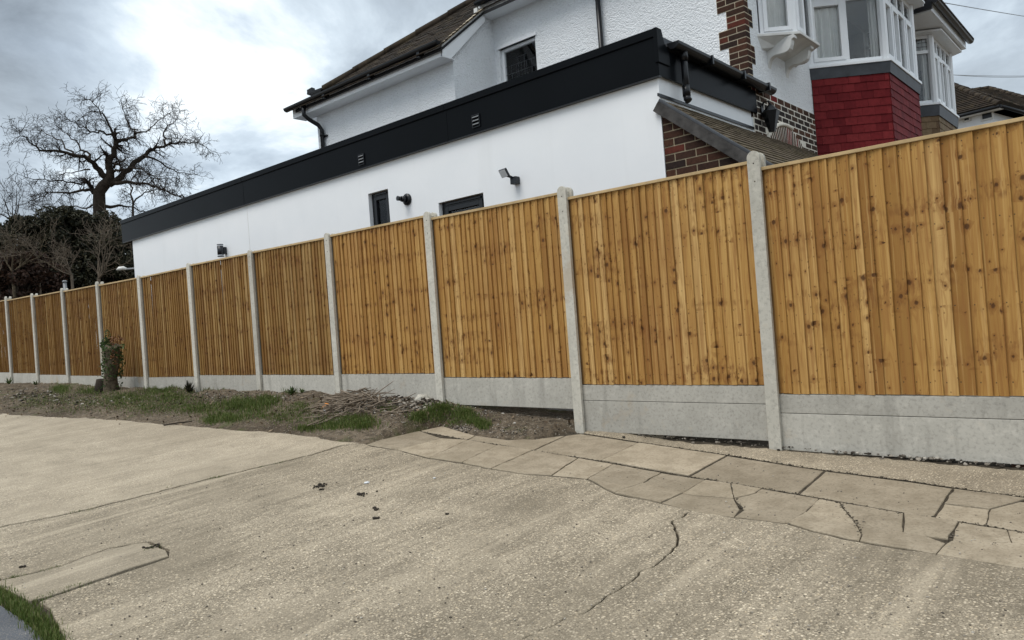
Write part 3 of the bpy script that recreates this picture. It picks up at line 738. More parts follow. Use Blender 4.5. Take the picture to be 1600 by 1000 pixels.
# street-end fascia and gutter
MB().box(EXR+.02, EXR+.044, EY-.048, 8.93, FB, 2.60).build('fascia_board', M['fascia'], ext, bevel=.002)
mb = MB(); mb.prism([(EXR+.02, EY-.068, 2.45), (EXR+.02, EY-.068, FT+.002), (EXR+.02, EY+.03, FT+.002), (EXR+.02, EY+.08, 2.66), (EXR+.02, EY+.16, 2.60), (EXR+.02, EY+.16, 2.45)], (.04, 0, 0))
mb.build('end_box', M['fascia'], ext, bevel=.006)
def half_gutter(mb, pts_axis, r_, n=8):
    (p0, p1) = map(Vector, pts_axis); d = (p1-p0).normalized(); s_ = d.cross(Vector((0, 0, 1))).normalized()
    prof = []
    for k in range(n+1):
        a = math.pi*k/n; prof.append((-math.cos(a)*r_, -math.sin(a)*r_))
    for k in range(n, -1, -1):
        a = math.pi*k/n; prof.append((-math.cos(a)*(r_-.006), -math.sin(a)*(r_-.006)))
    poly = [p0+s_*a+Vector((0, 0, b)) for a, b in prof]
    n2 = len(poly); vs = poly+[p+(p1-p0) for p in poly]
    fs = [((i+1) % n2, i, n2+i, n2+(i+1) % n2) for i in range(n2)]
    mb.add(vs, fs)
    m = n+1
    mb.add([p0+s_*(-math.cos(math.pi*k/n)*r_)+Vector((0, 0, -math.sin(math.pi*k/n)*r_)) for k in range(m)], [tuple(range(m))])
    mb.add([p1+s_*(-math.cos(math.pi*k/n)*r_)+Vector((0, 0, -math.sin(math.pi*k/n)*r_)) for k in range(m)], [tuple(range(m-1, -1, -1))])
mb = MB(); half_gutter(mb, ((EXR+.115, EY+.14, 2.675), (EXR+.115, 9.25, 2.655)), .066)
gut = mb.build('gutter', M['black'], ext)
mb = MB(); mb.box(EXR-.05, EXR+.10, EY+.16, 9.2, 2.655, 2.685); mb.build('roof_edge', M['lead'], ext)
for yy in (7.5, 8.3, 9.0): MB().box(EXR+.0445, EXR+.19, yy, yy+.03, 2.59, 2.682).build('bracket', M['black'], gut)
mb = MB(); gx = EXR+.115; gy = 7.0
mb.tube([(gx, gy, 2.66), (gx, gy, 2.16)], .034, 12); mb.tube([(gx, gy, 2.63), (gx, gy, 2.53)], .043, 12); mb.tube([(gx, gy, 2.28), (gx, gy, 2.17)], .040, 12)
mb.tube([(gx, gy, 2.175), (gx+.004, gy, 2.145), (gx+.02, gy, 2.12)], .038, 12)
mb.build('downpipe', M['black'], ext)
# fascia vents
for vx, vz in ((-8.293, 2.44), (-6.09, 2.457)):
    mb = MB(); s_ = .062
    mb.box(vx-s_, vx+s_, EY-.066, EY-.0505, vz-.075, vz-.066); mb.box(vx-s_, vx+s_, EY-.066, EY-.0505, vz+.066, vz+.075)
    mb.box(vx-s_, vx-s_+.01, EY-.066, EY-.0505, vz-.0659, vz+.0659); mb.box(vx+s_-.01, vx+s_, EY-.066, EY-.0505, vz-.0659, vz+.0659)
    vent = mb.build('fascia_vent', M['black'], ext)
    for k in range(3):
        zc = vz-.045+k*.042
        MB().obox((vx-.05, EY-.074, zc), (.1, 0, 0), (0, .02, .018), (0, -.002, .004)).build('louvre', M['metal'], vent)
# windows of the extension
def simple_window(par, x0, x1, z0, z1, y, mat, fr=.055, sash=.05, blind=True):
    mb = MB(); yy0, yy1 = y+.06, y+.13
    mb.box(x0, x0+fr, yy0, yy1, z0, z1); mb.box(x1-fr, x1, yy0, yy1, z0, z1)
    mb.box(x0+fr, x1-fr, yy0, yy1, z0, z0+fr); mb.box(x0+fr, x1-fr, yy0, yy1, z1-fr, z1)
    wn = mb.build('window', mat, par, bevel=.003)
    mb = MB(); a, b, c_, d_ = x0+fr+.004, x1-fr-.004, z0+fr+.004, z1-fr-.004; s0, s1_ = yy0-.016, yy1-.01
    mb.box(a, a+sash, s0, s1_, c_, d_); mb.box(b-sash, b, s0, s1_, c_, d_); mb.box(a+sash, b-sash, s0, s1_, c_, c_+sash); mb.box(a+sash, b-sash, s0, s1_, d_-sash, d_)
    mb.build('sash', mat, wn, bevel=.006)
    MB().box(x0+.09, x1-.09, yy0-.016, yy0-.001, z1-fr*.72, z1-fr*.36).build('trickle_vent', mat, wn, bevel=.003)
    MB().box(a+sash-.005, b-sash+.005, s0+.03, s0+.036, c_+sash-.005, d_-sash+.005).build('pane', M['glass'], wn)
    mb = MB(); mb.box(x0, x1, y+.262, y+.28, z0, z1)
    mb.build('blind', M['room'] if blind else M['dark'], wn)
    MB().box(x0-.02, x1+.02, y-.03, y+.059, z0-.03, z0-.001).build('sill', mat, wn, bevel=.004)
    return wn
w1 = simple_window(ext, *win1, EY, M['black'])
MB().box(win1[0]+.055, win1[1]-.055, EY+.05, EY+.062, 1.40, 1.46).build('transom', M['black'], w1)
simple_window(ext, *win2, EY, M['black'], .06, .06)
# ---- wall fittings (things of their own)
lx, lz = -12.249, 1.66
L = thing('wall_light', (lx, EY-.06, lz-.1), 'black up and down cylinder light low on the white extension wall', 'light')
MB().tube([(lx, EY-.10, lz-.075), (lx, EY-.10, lz+.075)], .052, 16).build('body', M['anthracite'], L)
for s_ in (-1, 1):
    MB().tube([(lx, EY-.10, lz+s_*.0755), (lx, EY-.10, lz+s_*.094)], .050, 16).build('lens', M['glow'], L)
    MB().tube([(lx, EY-.10, lz+s_*.0945), (lx, EY-.10, lz+s_*.108)], .053, 16).build('cap', M['anthracite'], L)
MB().box(lx-.035, lx+.035, EY-.052, EY-.001, lz-.06, lz+.06).build('bracket', M['anthracite'], L, bevel=.005)
lx, lz = -7.47, 1.752
L = thing('spot_camera', (lx, EY-.03, lz), 'round black wall fitting with a short barrel beside the small window', 'camera')
MB().tube([(lx, EY-.001, lz), (lx, EY-.02, lz), (lx, EY-.032, lz), (lx, EY-.04, lz)], [.078, .078, .068, .05], 24).build('base', M['black'], L)
MB().tube([(lx, EY-.0405, lz), (lx-.015, EY-.10, lz+.005)], [.045, .036], 16).build('barrel', M['black'], L)
MB().tube([(lx-.0152, EY-.1005, lz+.005), (lx-.022, EY-.155, lz+.008)], [.028, .032], 16).build('hood', M['black'], L)
lx, lz = -5.57, 1.655
L = thing('floodlight', (lx, EY-.05, lz-.05), 'small black floodlight with a tilted pale panel on the white wall', 'light')
MB().box(lx-.042, lx+.042, EY-.08, EY-.001, lz-.048, lz+.038).build('housing', M['anthracite'], L, bevel=.008)
MB().tube([(lx-.01, EY-.08, lz+.03), (lx-.03, EY-.14, lz+.05)], .016, 8).build('arm', M['anthracite'], L)
a_ = Vector((.12, -.02, 0)); n_ = Vector((-.1, -.75, -.45)).normalized(); b_ = a_.cross(n_).normalized()*.095
if b_.z < 0: b_ = -b_
o_ = Vector((lx-.10, EY-.15, lz+.03))
MB().obox(o_, a_, b_, -n_*.028).build('lamp_head', M['anthracite'], L, bevel=.004)
MB().obox(o_+a_*.06+b_*.06+n_*.0015, a_*.88, b_*.88, n_*.003).build('lens', M['glow'], L)

# ================================================================== LEAN-TO
LY = 6.655; ltop = 2.10; LX0 = EXR+.006
lean = thing('lean_to_porch', (-3.1, 8, -1.1), 'dark brick lean-to with a sloping tiled roof against the white extension', 'porch')
lslope = (1.39-2.068)/(-2.818+3.662)
def lroof(x): return 2.075+lslope*(x+3.662)
backm = MB(); backm.prism([(LX0, LY+.01, -1.3), (-2.55, LY+.01, -1.3), (-2.55, LY+.01, lroof(-2.55)-.05), (LX0, LY+.01, lroof(LX0)-.05)], (0, .2, 0))
bw = backm.build('side_wall', M['leanmortar'], lean)
def brick_obj(par, o, a, b, c, mat, bev=.003):
    return MB().obox(o, a, b, c).build('brick', mat, par)
brick_cache = {}
def brick_run(par, org, udir, ndir, ulo, uhi, zlo, zhi, mat, keep=None, stag=0, proud=.006, L_=.215, Hh=.065, j=.010, chooser=None, jv=None):
    """stretcher-bond bricks on the plane through org; udir along the wall, ndir outwards"""
    jv = jv or j; org = Vector(org); u = Vector(udir); nn = Vector(ndir); z = zlo; row = 0
    while z < zhi-.01:
        x = ulo-((row+stag) % 2)*(L_+jv)/2
        while x < uhi-.005:
            a = max(x, ulo); b = min(x+L_, uhi)
            if b-a > .03:
                ok = True if keep is None else keep(a, b, z, z+Hh)
                if ok:
                    a2, b2, zt = (a, b, z+Hh) if ok is True else ok
                    pr = proud+rnd(-.3, .3)*proud
                    mm = mat if chooser is None else chooser(row, z)
                    MB().obox(org+u*a2+Vector((0, 0, z)), u*(b2-a2), nn*pr, (0, 0, zt-z)).build('brick', mm, par)
            x += L_+jv
        z += Hh+j; row += 1
def kl(a, b, z0, z1):
    za = lroof(LX0+a)-.055; zb2 = lroof(LX0+b)-.055
    if z0 > za-.01: return False
    if z1 <= zb2: return True
    zt = min(z1, za)
    bb = b
    while bb > a+.05 and lroof(LX0+bb)-.05 < z0+.03: bb -= .01
    return (a, bb, min(z1, max(z0+.02, lroof(LX0+(a+bb)/2)-.05)))
brick_run(bw, (LX0, LY+.0098, 0), (1, 0, 0), (0, -1, 0), 0, 1.1, .66, 2.06, M['brick'], kl, L_=.212, Hh=.062, j=.013)
# roof: overlapping courses of plain tiles
sl_v = Vector((1, 0, lslope)).normalized(); nr_v = Vector((-lslope, 0, 1)).normalized()
mb = MB(); nco = 14; gauge = .098
y0l, y1l = LY-.03, 10.62
for k in range(nco):
    st = Vector((EXR+.005, 0, lroof(EXR+.005)))+sl_v*(k*gauge)+nr_v*.006
    y = y0l-(k % 2)*.082
    while y < y1l:
        a = max(y, y0l+.03); b = min(y+.162, y1l)
        if b-a > .03:
            o_ = Vector((st.x, a, st.z))+nr_v*rnd(-.001, .002)
            mb.obox(o_, sl_v*(gauge+.055)-nr_v*-.018, Vector((0, b-a, 0)), nr_v*.020)
        y += .165
rt_ = mb.build('roof_tiles', M['leantile'], lean); rt_['kind'] = 'stuff'
p0 = Vector((EXR+.004, LY-.055, lroof(EXR+.004))); ln = 1.5
MB().obox(p0-nr_v*.10, sl_v*ln, Vector((0, .085, 0)), nr_v*.105).build('verge_board', M['oldwood'], lean, bevel=.004)
MB().obox(p0+nr_v*.006, sl_v*ln, Vector((0, .10, 0)), nr_v*.024).build('verge_flashing', M['lead'], lean, bevel=.004)
MB().obox((EXR+.003, LY-.05, ltop+.03), (.014, 0, 0), (0, 10.6-LY, 0), (0, 0, .03)).build('wall_flashing', M['black'], lean)
mb = MB(); ee = p0+sl_v*ln
mb.box(-2.62, -2.5, LY+.25, 10.6, -1.3, 1.0); mb.build('front_wall', M['mortar'], lean)

# ================================================================== MAIN HOUSE
HY1, HY2, XF, XR = 7.9, 8.85, -3.66, -7.67
house = thing('house', (-7.5, 11, -1.1), 'white pebbledashed house with brick quoins, red tile-hung bay and dark tiled roof', 'house')
RS = .80; RZ0 = 4.06
swin = (-7.577, -6.86, 3.05, 4.262)
zS1, zS2 = 3.93, 4.77
bw1 = (11.05, 13.75, 3.30, 4.5); ow = (9.25, 10.55, 3.4, 4.35)
mb = MB()
mb.box(-11.09, XR, HY1, HY1+.28, -1.2, zS1+.12)                       # wing side
mb.prism([(XR, HY1+.2801, -1.2), (XR, HY2+.2, -1.2), (XR, HY2+.2, RZ0+RS*(HY2+.2-7.6)-.10), (XR, HY1+.2801, RZ0+RS*(HY1+.28-7.6)-.10)], (-.28, 0, 0))
mb.prism([(XR, HY1+.001, zS1+.1205), (XR, HY1+.28, zS1+.1205), (XR, HY1+.28, RZ0+RS*(HY1+.28-7.6)-.10), (XR, HY1+.001, RZ0+RS*(HY1-7.6)-.10)], (-.28, 0, 0))
mb.box(-11.09, -10.81, HY1+.2801, 14.0, -1.2, zS1+.12)
wall_pieces(mb, 'Y', HY2, HY2+.28, XR+.0001, XF, -1.2, zS2+.14, [swin])
wall_pieces(mb, 'X', XF-.28, XF, HY2+.2801, 14.3, -1.2, zS2+.14, [ow, bw1])
hw = mb.build('wall', M['dash'], house)
# leaded side window
wn_par = house
mb = MB(); x0, x1, z0, z1 = swin; fr = .045
mb.box(x0, x0+fr, HY2+.05, HY2+.12, z0, z1); mb.box(x1-fr, x1, HY2+.05, HY2+.12, z0, z1); mb.box(x0+fr, x1-fr, HY2+.05, HY2+.12, z1-fr, z1); mb.box(x0+fr, x1-fr, HY2+.05, HY2+.12, z0, z0+fr)
sw = mb.build('window', M['upvc'], house, bevel=.004)
MB().box(x0-.03, x1+.03, HY2-.02, HY2+.049, z1+.0, z1+.045).build('lintel_trim', M['upvc'], sw)
MB().box(x0+fr-.004, x1-fr+.004, HY2+.08, HY2+.086, z0+fr-.004, z1-fr+.004).build('pane', M['glass'], sw)
MB().box(x0+.01, x1-.01, HY2+.13, HY2+.14, z0+.01, z1-.01).build('pane_backing', M['greyback'], sw)  # added grey sheet; its colour stands for the dimness behind the glass
mb = MB(); cxw = (x0+x1)/2; cb = .006; yy = HY2+.079
for zz_ in (3.55, 3.72, 3.86, 3.98): mb.box(x0+fr, x1-fr, yy-.004, yy, zz_, zz_+cb)
for xx_ in (cxw-.2, cxw-.1, cxw, cxw+.1, cxw+.2): mb.box(xx_, xx_+cb, yy-.0065, yy-.0025, z0+fr, 3.98)
for xx_ in (cxw-.06, cxw+.06): mb.box(xx_, xx_+cb, yy-.0065, yy-.0025, 3.75, 4.08)
mb.box(cxw-.1, cxw+.1, yy-.004, yy, 4.08, 4.086); mb.build('lead_came', M['lead'], sw)
# roof plane
RS = .80; RZ0 = 4.06
def rz(y): return RZ0+RS*(y-7.6)
hipA = Vector((-11.40, 7.55)); hipB = Vector((-8.50, 9.30))
def hipx(y): return hipA.x+(y-hipA.y)*(hipB.x-hipA.x)/(hipB.y-hipA.y)
rs_v = Vector((0, 1, RS)).normalized(); rn_v = Vector((0, -RS, 1)).normalized()
mb = MB(); y = 7.53; k = 0; gy_ = .1*rs_v.y
while y < 11.8:
    xl = hipx(y); xr = XR+.10 if y < HY2-.34 else -3.35
    x = xl-.08+(k % 2)*.082-.0
    x = xl-(k % 2)*.082
    while x < xr:
        a = max(x, xl); b = min(x+.162, xr)
        if b-a > .02:
            o_ = Vector((a, y, rz(y)))+rn_v*rnd(-.002, .004)
            mb.obox(o_, Vector((b-a, 0, rnd(-.002, .002))), rs_v*.15-rn_v*.012, rn_v*.014)
        x += .165
    y += gy_; k += 1
rt2 = mb.build('roof_tiles', M['rooftile'], house); rt2['kind'] = 'stuff'
mb = MB(); mb.prism([(hipx(7.6)+.05, 7.6, rz(7.6)-.05), (XR+.08, 7.6, rz(7.6)-.05), (XR+.08, 8.55, rz(8.55)-.05), (-3.4, 8.55, rz(8.55)-.05), (-3.4, 11.8, rz(11.8)-.05), (hipx(11.8)+.05, 11.8, rz(11.8)-.05)], (0, 0, -.04)); mb.build('roof_deck', M['dark'], house)
# far slope beyond the hip and the ridge
mb = MB(); mb.prism([(hipx(7.6)+.04, 7.6, rz(7.6)-.03), (hipx(11.8)+.04, 11.8, rz(11.8)-.03), (-4.4, 16.1, rz(7.6)-.03), (-11.4, 16.1, rz(7.6)-.03)], (0, 0, -.04)); mb.build('rear_roof', M['rooftile'], house)
hp_ = [Vector((hipx(q), q, rz(q)+.02)) for q in [7.9+.3*i for i in range(14)]]
for a, b in zip(hp_[:-1], hp_[1:]): MB().tube([a, b+(b-a)*.08], [.075, .062], 10).build('hip_tile', M['rooftile'], house)
mb = MB(); q = hp_[0]; mb.obox(q+Vector((-.34, -.12, -.02)), (.36, .1, .03), (-.04, .14, 0), (0, 0, .03)); mb.obox(q+Vector((-.36, -.10, .0)), (.12, .02, .02), (-.02, .08, 0), (0, 0, .07)); mb.build('loose_tile', M['black'], house)
# wing eave: fascia, soffit, gutter
wxl = -11.42
MB().box(wxl, XR+.05, HY1-.26, HY1-.24, zS1-.02, zS1+.17).build('eave_fascia', M['upvc'], house)
MB().box(wxl, XR+.05, HY1-.2399, HY1+.0, zS1-.02, zS1-.005).build('soffit', M['upvc'], house)
MB().box(wxl, wxl+.02, HY1-.2399, HY1+.4, zS1-.004, zS1+.14).build('end_board', M['upvc'], house)
mb = MB(); half_gutter(mb, ((wxl-.10, HY1-.325, zS1+.165), (XR+.06, HY1-.325, zS1+.185)), .06); g1 = mb.build('gutter', M['black'], house)
for xx_ in (-10.4, -9.2, -8.05): MB().box(xx_, xx_+.06, HY1-.36, HY1-.262, zS1+.06, zS1+.155).build('bracket', M['black'], g1)
# barge board climbing the return
bl = lambda y, d: (XR+.03, y, rz(y)-d)
MB().prism([bl(HY1-.26, .02), bl(HY2-.245, .02), bl(HY2-.245, .21), (XR+.03, HY1-.10, zS1-.03), (XR+.03, HY1-.26, zS1-.03)], (.035, 0, 0)).build('barge_board', M['upvc'], house)
for k_ in range(9):
    yv = HY1-.24+k_*.105
    MB().obox((XR+.035, yv, rz(yv)-.018), (.06, 0, 0), (0, .1, .1*RS), (0, -.012, .022)).build('verge_mortar', M['mortar'], house)
# main eave
MB().box(XR-.04, -3.3, HY2-.26, HY2-.24, zS2-.02, zS2+.17).build('eave_fascia', M['upvc'], house)
MB().box(XR-.04, -3.3, HY2-.2399, HY2+.0, zS2-.02, zS2-.005).build('soffit', M['upvc'], house)
mb = MB(); half_gutter(mb, ((XR-.02, HY2-.325, zS2+.165), (-3.25, HY2-.325, zS2+.185)), .06); mb.build('gutter', M['black'], house)
mb = MB(); mb.box(XR-.05, XR+.02, HY2-.36, HY2-.265, zS2-.03, zS2+.08); mb.build('stop_end', M['oldwhite'], house)
# downpipes
mb = MB(); px_ = -10.92
mb.tube([(wxl+.42, HY1-.32, zS1+.11), (wxl+.42, HY1-.32, zS1-.06), (wxl+.44, HY1-.24, zS1-.13), (px_, HY1-.10, zS1-.22), (px_+.02, HY1-.05, zS1-.30), (px_+.02, HY1-.05, 1.0)], .036, 10)
mb.tube([(px_+.02, HY1-.05, zS1-.42), (px_+.02, HY1-.05, zS1-.36)], .044, 10); mb.box(px_-.02, px_+.12, HY1-.03, HY1+.0, zS1-.43, zS1-.40)
mb.build('downpipe', M['black'], house)
mb = MB(); mb.tube([(-5.685, HY2-.055, zS2+.1), (-5.685, HY2-.055, 1.6)], .036, 10); mb.build('downpipe', M['black'], house)
# brick quoins at the corner
qm = MB(); qh = .075; zq = 2.60-.075*16; bricks = []
qp = MB()
rows_ = 32
pat = lambda k: ((k // 3) % 2 == 0)
for k in range(-4, rows_):
    z = 2.66+(k-1)*qh
    wide = pat(k+4)
    sx = .335 if wide else .2225; sy = .11 if wide else .215
    qm.box(XF-sx-.006, XF+.004, HY2-.004, HY2+sy+.004, z-.005, z+qh-.005)
    # side face
    if wide: cuts = [(0, .2175), (.2275, .335)] if k % 2 else [(0, .1025), (.1125, .335)]
    else: cuts = [(0, .2225)] if k % 2 else [(0, .1025), (.1125, .2225)]
    bricks.append((k, z, cuts, sy, wide))
qpart = qm.build('quoin', M['mortar'], house)
for k, z, cuts, sy, wide in bricks:
    for n_, (a, b) in enumerate(cuts):
        bb = b; yb_ = HY2-.009; ym = HY2-.0035
        if n_ == 0:      # corner brick turns onto the street face
            rl = sy if (sy < .12 or k % 2 == 0) else .1025
            MB().box(XF-bb, XF+.0062, yb_, HY2+rl, z+.0, z+.061).build('brick', M['brick'], qpart)
            if rl < sy-.03: MB().box(XF-.05, XF+.0062, HY2+rl+.010, HY2+sy, z, z+.061).build('brick', M['brick'], qpart)
        else: MB().box(XF-bb, XF-a, yb_, ym+.03, z, z+.061).build('brick', M['brick'], qpart)
# brick front zone under the render with the arch over the door
mbb = MB(); mbb.box(XF+.0005, XF+.012, HY2+.02, 11.0, 1.2, 2.655); fz = mbb.build('brick_front', M['pale_mortar'], house)
ac = Vector((9.88, 1.368)); aR = .947
def karch(a, b, z0, z1):
    cy_ = HY2+(a+b)/2; r_ = math.hypot(cy_-ac.x, (z0+z1)/2-ac.y)
    return r_ > aR+.03
brick_run(fz, (XF+.0118, HY2, 0), (0, 1, 0), (1, 0, 0), .03, 2.14, 1.91, 2.58, M['brick2'], karch, proud=.003, L_=.197, Hh=.058, j=.017, jv=.028)
brick_run(fz, (XF+.0118, HY2, 0), (0, 1, 0), (1, 0, 0), .03, 2.14, 2.585, 2.655, M['redbrick'], None, 1, proud=.003, L_=.197, j=.017, jv=.028)
for ring, (ra, rb) in enumerate(((.725, .94), (.50, .705))):
    nA = 34 if ring == 0 else 25
    for k in range(nA):
        th = math.radians(28+124*k/(nA-1)); cth, sth = math.cos(th), math.sin(th)
        if ac.y+rb*sth < 1.75: continue
        rad_ = Vector((0, cth, sth)); tan_ = Vector((0, -sth, cth)); wv = .058
        o_ = Vector((XF+.0118, ac.x, ac.y))+rad_*ra-tan_*wv/2
        MB().obox(o_, rad_*(rb-ra), tan_*wv*.56, (.0035-ring*.0015, 0, 0)).build('arch_brick', M['archbrick'], fz)
mb = MB(); pts = [(XF+.018, ac.x+.975*math.cos(math.radians(a)), ac.y+.965*math.sin(math.radians(a))) for a in range(78, 156, 6)]; mb.tube(pts, .026, 6); mb.build('arch_mortar', M['pale_mortar'], fz)
mb = MB(); pts = [(XF+.016, ac.x+.715*math.cos(math.radians(a)), ac.y+.715*math.sin(math.radians(a))) for a in range(28, 152, 6)]; mb.tube(pts, .011, 6); mb.build('arch_cable', M['black'], fz)

# ---- window faces
def face_window(frame_mb, P0, P1, z0, z1, cols, transom, post=.06, sash=(), bar=.05, dep=.07, panes=None):
    P0 = Vector((*P0, 0)); P1 = Vector((*P1, 0)); e = P1-P0; Ln = e.length; e.normalize(); nn = Vector((e.y, -e.x, 0))
    def bar_(u0, u1, za, zb, d0=0, d1=dep): frame_mb.obox(P0+e*u0+nn*(-d1)+Vector((0, 0, za)), e*(u1-u0), nn*(d1-d0), (0, 0, zb-za))
    bar_(0, post, z0, z1); bar_(Ln-post, Ln, z0, z1)
    us = [post]+[post+(Ln-2*post)*c for c in cols]+[Ln-post]
    bar_(post, Ln-post, z0, z0+bar); bar_(post, Ln-post, z1-bar, z1)
    for u in us[1:-1]: bar_(u-bar/2, u+bar/2, z0+bar, z1-bar)
    zs = [z0+bar, z1-bar]
    if transom: 
        zs = [z0+bar, transom-bar/2, transom+bar/2, z1-bar]
        for i in range(len(us)-1):
            a = us[i]+(bar/2 if i else 0); b = us[i+1]-(bar/2 if i < len(us)-2 else 0); bar_(a, b, transom-bar/2, transom+bar/2, .002, dep-.002)
    cells = []
    for i in range(len(us)-1):
        a = us[i]+(bar/2 if i else 0); b = us[i+1]-(bar/2 if i < len(us)-2 else 0)
        for k in range(0, len(zs), 2):
            c_, d_ = zs[k], zs[k+1]; aa, bb = a, b
            if (i, k//2) in sash:
                s_ = .05
                bar_(aa, aa+s_, c_, d_, -.014, .05); bar_(bb-s_, bb, c_, d_, -.014, .05); bar_(aa+s_, bb-s_, c_, c_+s_, -.014, .05); bar_(aa+s_, bb-s_, d_-s_, d_, -.014, .05)
                aa += s_; bb -= s_; c_ += s_; d_ -= s_
            cells.append((P0+e*(aa-.004)+Vector((0, 0, c_-.004)), e*(bb-aa+.008), Vector((0, 0, d_-c_+.008)), nn, k//2))
    return cells
def add_panes(par, cells, leaded=True):
    for o_, a, c_, nn, lvl in cells:
        MB().obox(o_-nn*.04, a, nn*.006, c_).build('pane', M['glass'], par)
        if lvl == 1 and leaded:
            mb = MB(); 
            for q in range(1, 4): mb.obox(o_-nn*.0335+a*(q/4), a.normalized()*.006, nn*.003, c_)
            for q in range(1, 3): mb.obox(o_-nn*.0300+c_*(q/3), a, nn*.003, Vector((0, 0, .006)))
            mb.build('lead_came', M['lead'], par)
def curtain(par, P0, P1, z0, z1, back=.16, amp=.022, n=60, waves=9):
    P0 = Vector((*P0, 0)); P1 = Vector((*P1, 0)); e = (P1-P0); Ln = e.length; e.normalize(); nn = Vector((e.y, -e.x, 0)); vs = []
    for i in range(n+1):
        u = Ln*i/n; q = -back+amp*math.sin(2*math.pi*waves*i/n+.8*math.sin(i*.31))
        for zz_, k in ((z0, 1.15), ((z0+z1)/2, 1.0), (z1, .8)):
            p = P0+e*u+nn*(-back+(q+back)*k); vs.append((p.x, p.y, zz_))
    mb = MB(); mb.add(vs, [(i*3+j, (i+1)*3+j, (i+1)*3+j+1, i*3+j+1) for i in range(n) for j in range(2)], True); return mb.build('curtain', M['curtain'], par)
def room(par, y0, y1, z0, z1, mat):
    mb = MB(); xb = XF-2.2
    mb.box(xb-.02, xb, y0, y1, z0, z1); mb.box(xb, XF-.281, y0-.02, y0-.001, z0, z1); mb.box(xb, XF-.281, y1+.001, y1+.02, z0, z1); mb.box(xb, XF-.281, y0, y1, z1+.001, z1+.02); mb.box(xb, XF-.281, y0, y1, z0-.02, z0-.001)
    mb.build('interior', mat, par)
# ---- oriel window
SZ = 3.37
OA, OB, OC, OD = (XF, 9.195), (-3.257, 9.55), (-3.255, 10.237), (XF, 10.59)
mb = MB(); mb.prism([(*OA, SZ-.035), (*OB, SZ-.035), (*OC, SZ-.035), (*OD, SZ-.035)], (0, 0, .035)); osill = mb.build('oriel_sill', M['oldwhite'], house, bevel=.006)
ins = .07
fa, fb_, fc, fd = (XF, 9.195+.10), (OB[0]-.055, OB[1]+.03), (OC[0]-.055, OC[1]-.03), (XF, 10.59-.10)
fm = MB(); cells = []
cells += face_window(fm, fa, fb_, SZ+.002, 4.55, [], None, .05, {(0, 0)}, .04)
cells += face_window(fm, fb_, fc, SZ+.002, 4.55, [.5], None, .05, {(0, 0)}, .04)
cells += face_window(fm, fc, fd, SZ+.002, 4.55, [], None, .05, (), .04)
ofr = fm.build('oriel_frame', M['upvc'], house, bevel=.003); add_panes(ofr, cells)
curtain(ofr, fa, fb_, SZ+.03, 4.5, .12, .01, 40, 7); curtain(ofr, fb_, fc, SZ+.03, 4.5, .12, .012, 40, 7)
MB().prism([(*OA, 4.552), (*OB, 4.552), (*OC, 4.552), (*OD, 4.552)], (0, 0, .09)).build('oriel_roof', M['lead'], house)
# shaped underside and two console brackets
mb = MB(); mb.add([(*OA, SZ-.036), (OB[0]-.03, OB[1]+.02, SZ-.036), (OC[0]-.03, OC[1]-.02, SZ-.036), (*OD, SZ-.036), (XF, 9.30, SZ-.16), (XF+.12, 9.5, SZ-.13), (XF+.12, 10.28, SZ-.13), (XF, 10.45, SZ-.16)],
    [(0, 1, 5, 4), (1, 2, 6, 5), (2, 3, 7, 6), (4, 5, 6, 7)]); mb.build('underside', M['oldwhite'], osill)
for yc in (9.46, 10.05):
    prof = [(XF, SZ-.045)]+[(XF+.35-.0*t, SZ-.045) for t in (0,)]+[(XF+.355, SZ-.085)]
    for t in [i/10 for i in range(11)]:
        prof.append((XF+.32*(1-t)-.05*math.sin(math.pi*2*t)*-.7, SZ-.10-.27*t-.05*math.sin(2*math.pi*t)))
    mb = MB(); mb.prism([(px, yc, pz) for px, pz in prof], (0, .10, 0)); mb.build('console_bracket', M['oldwhite'], osill, bevel=.006)
room(house, ow[0]+.01, ow[1]-.01, ow[2]-.2, ow[3]+.3, M['room'])
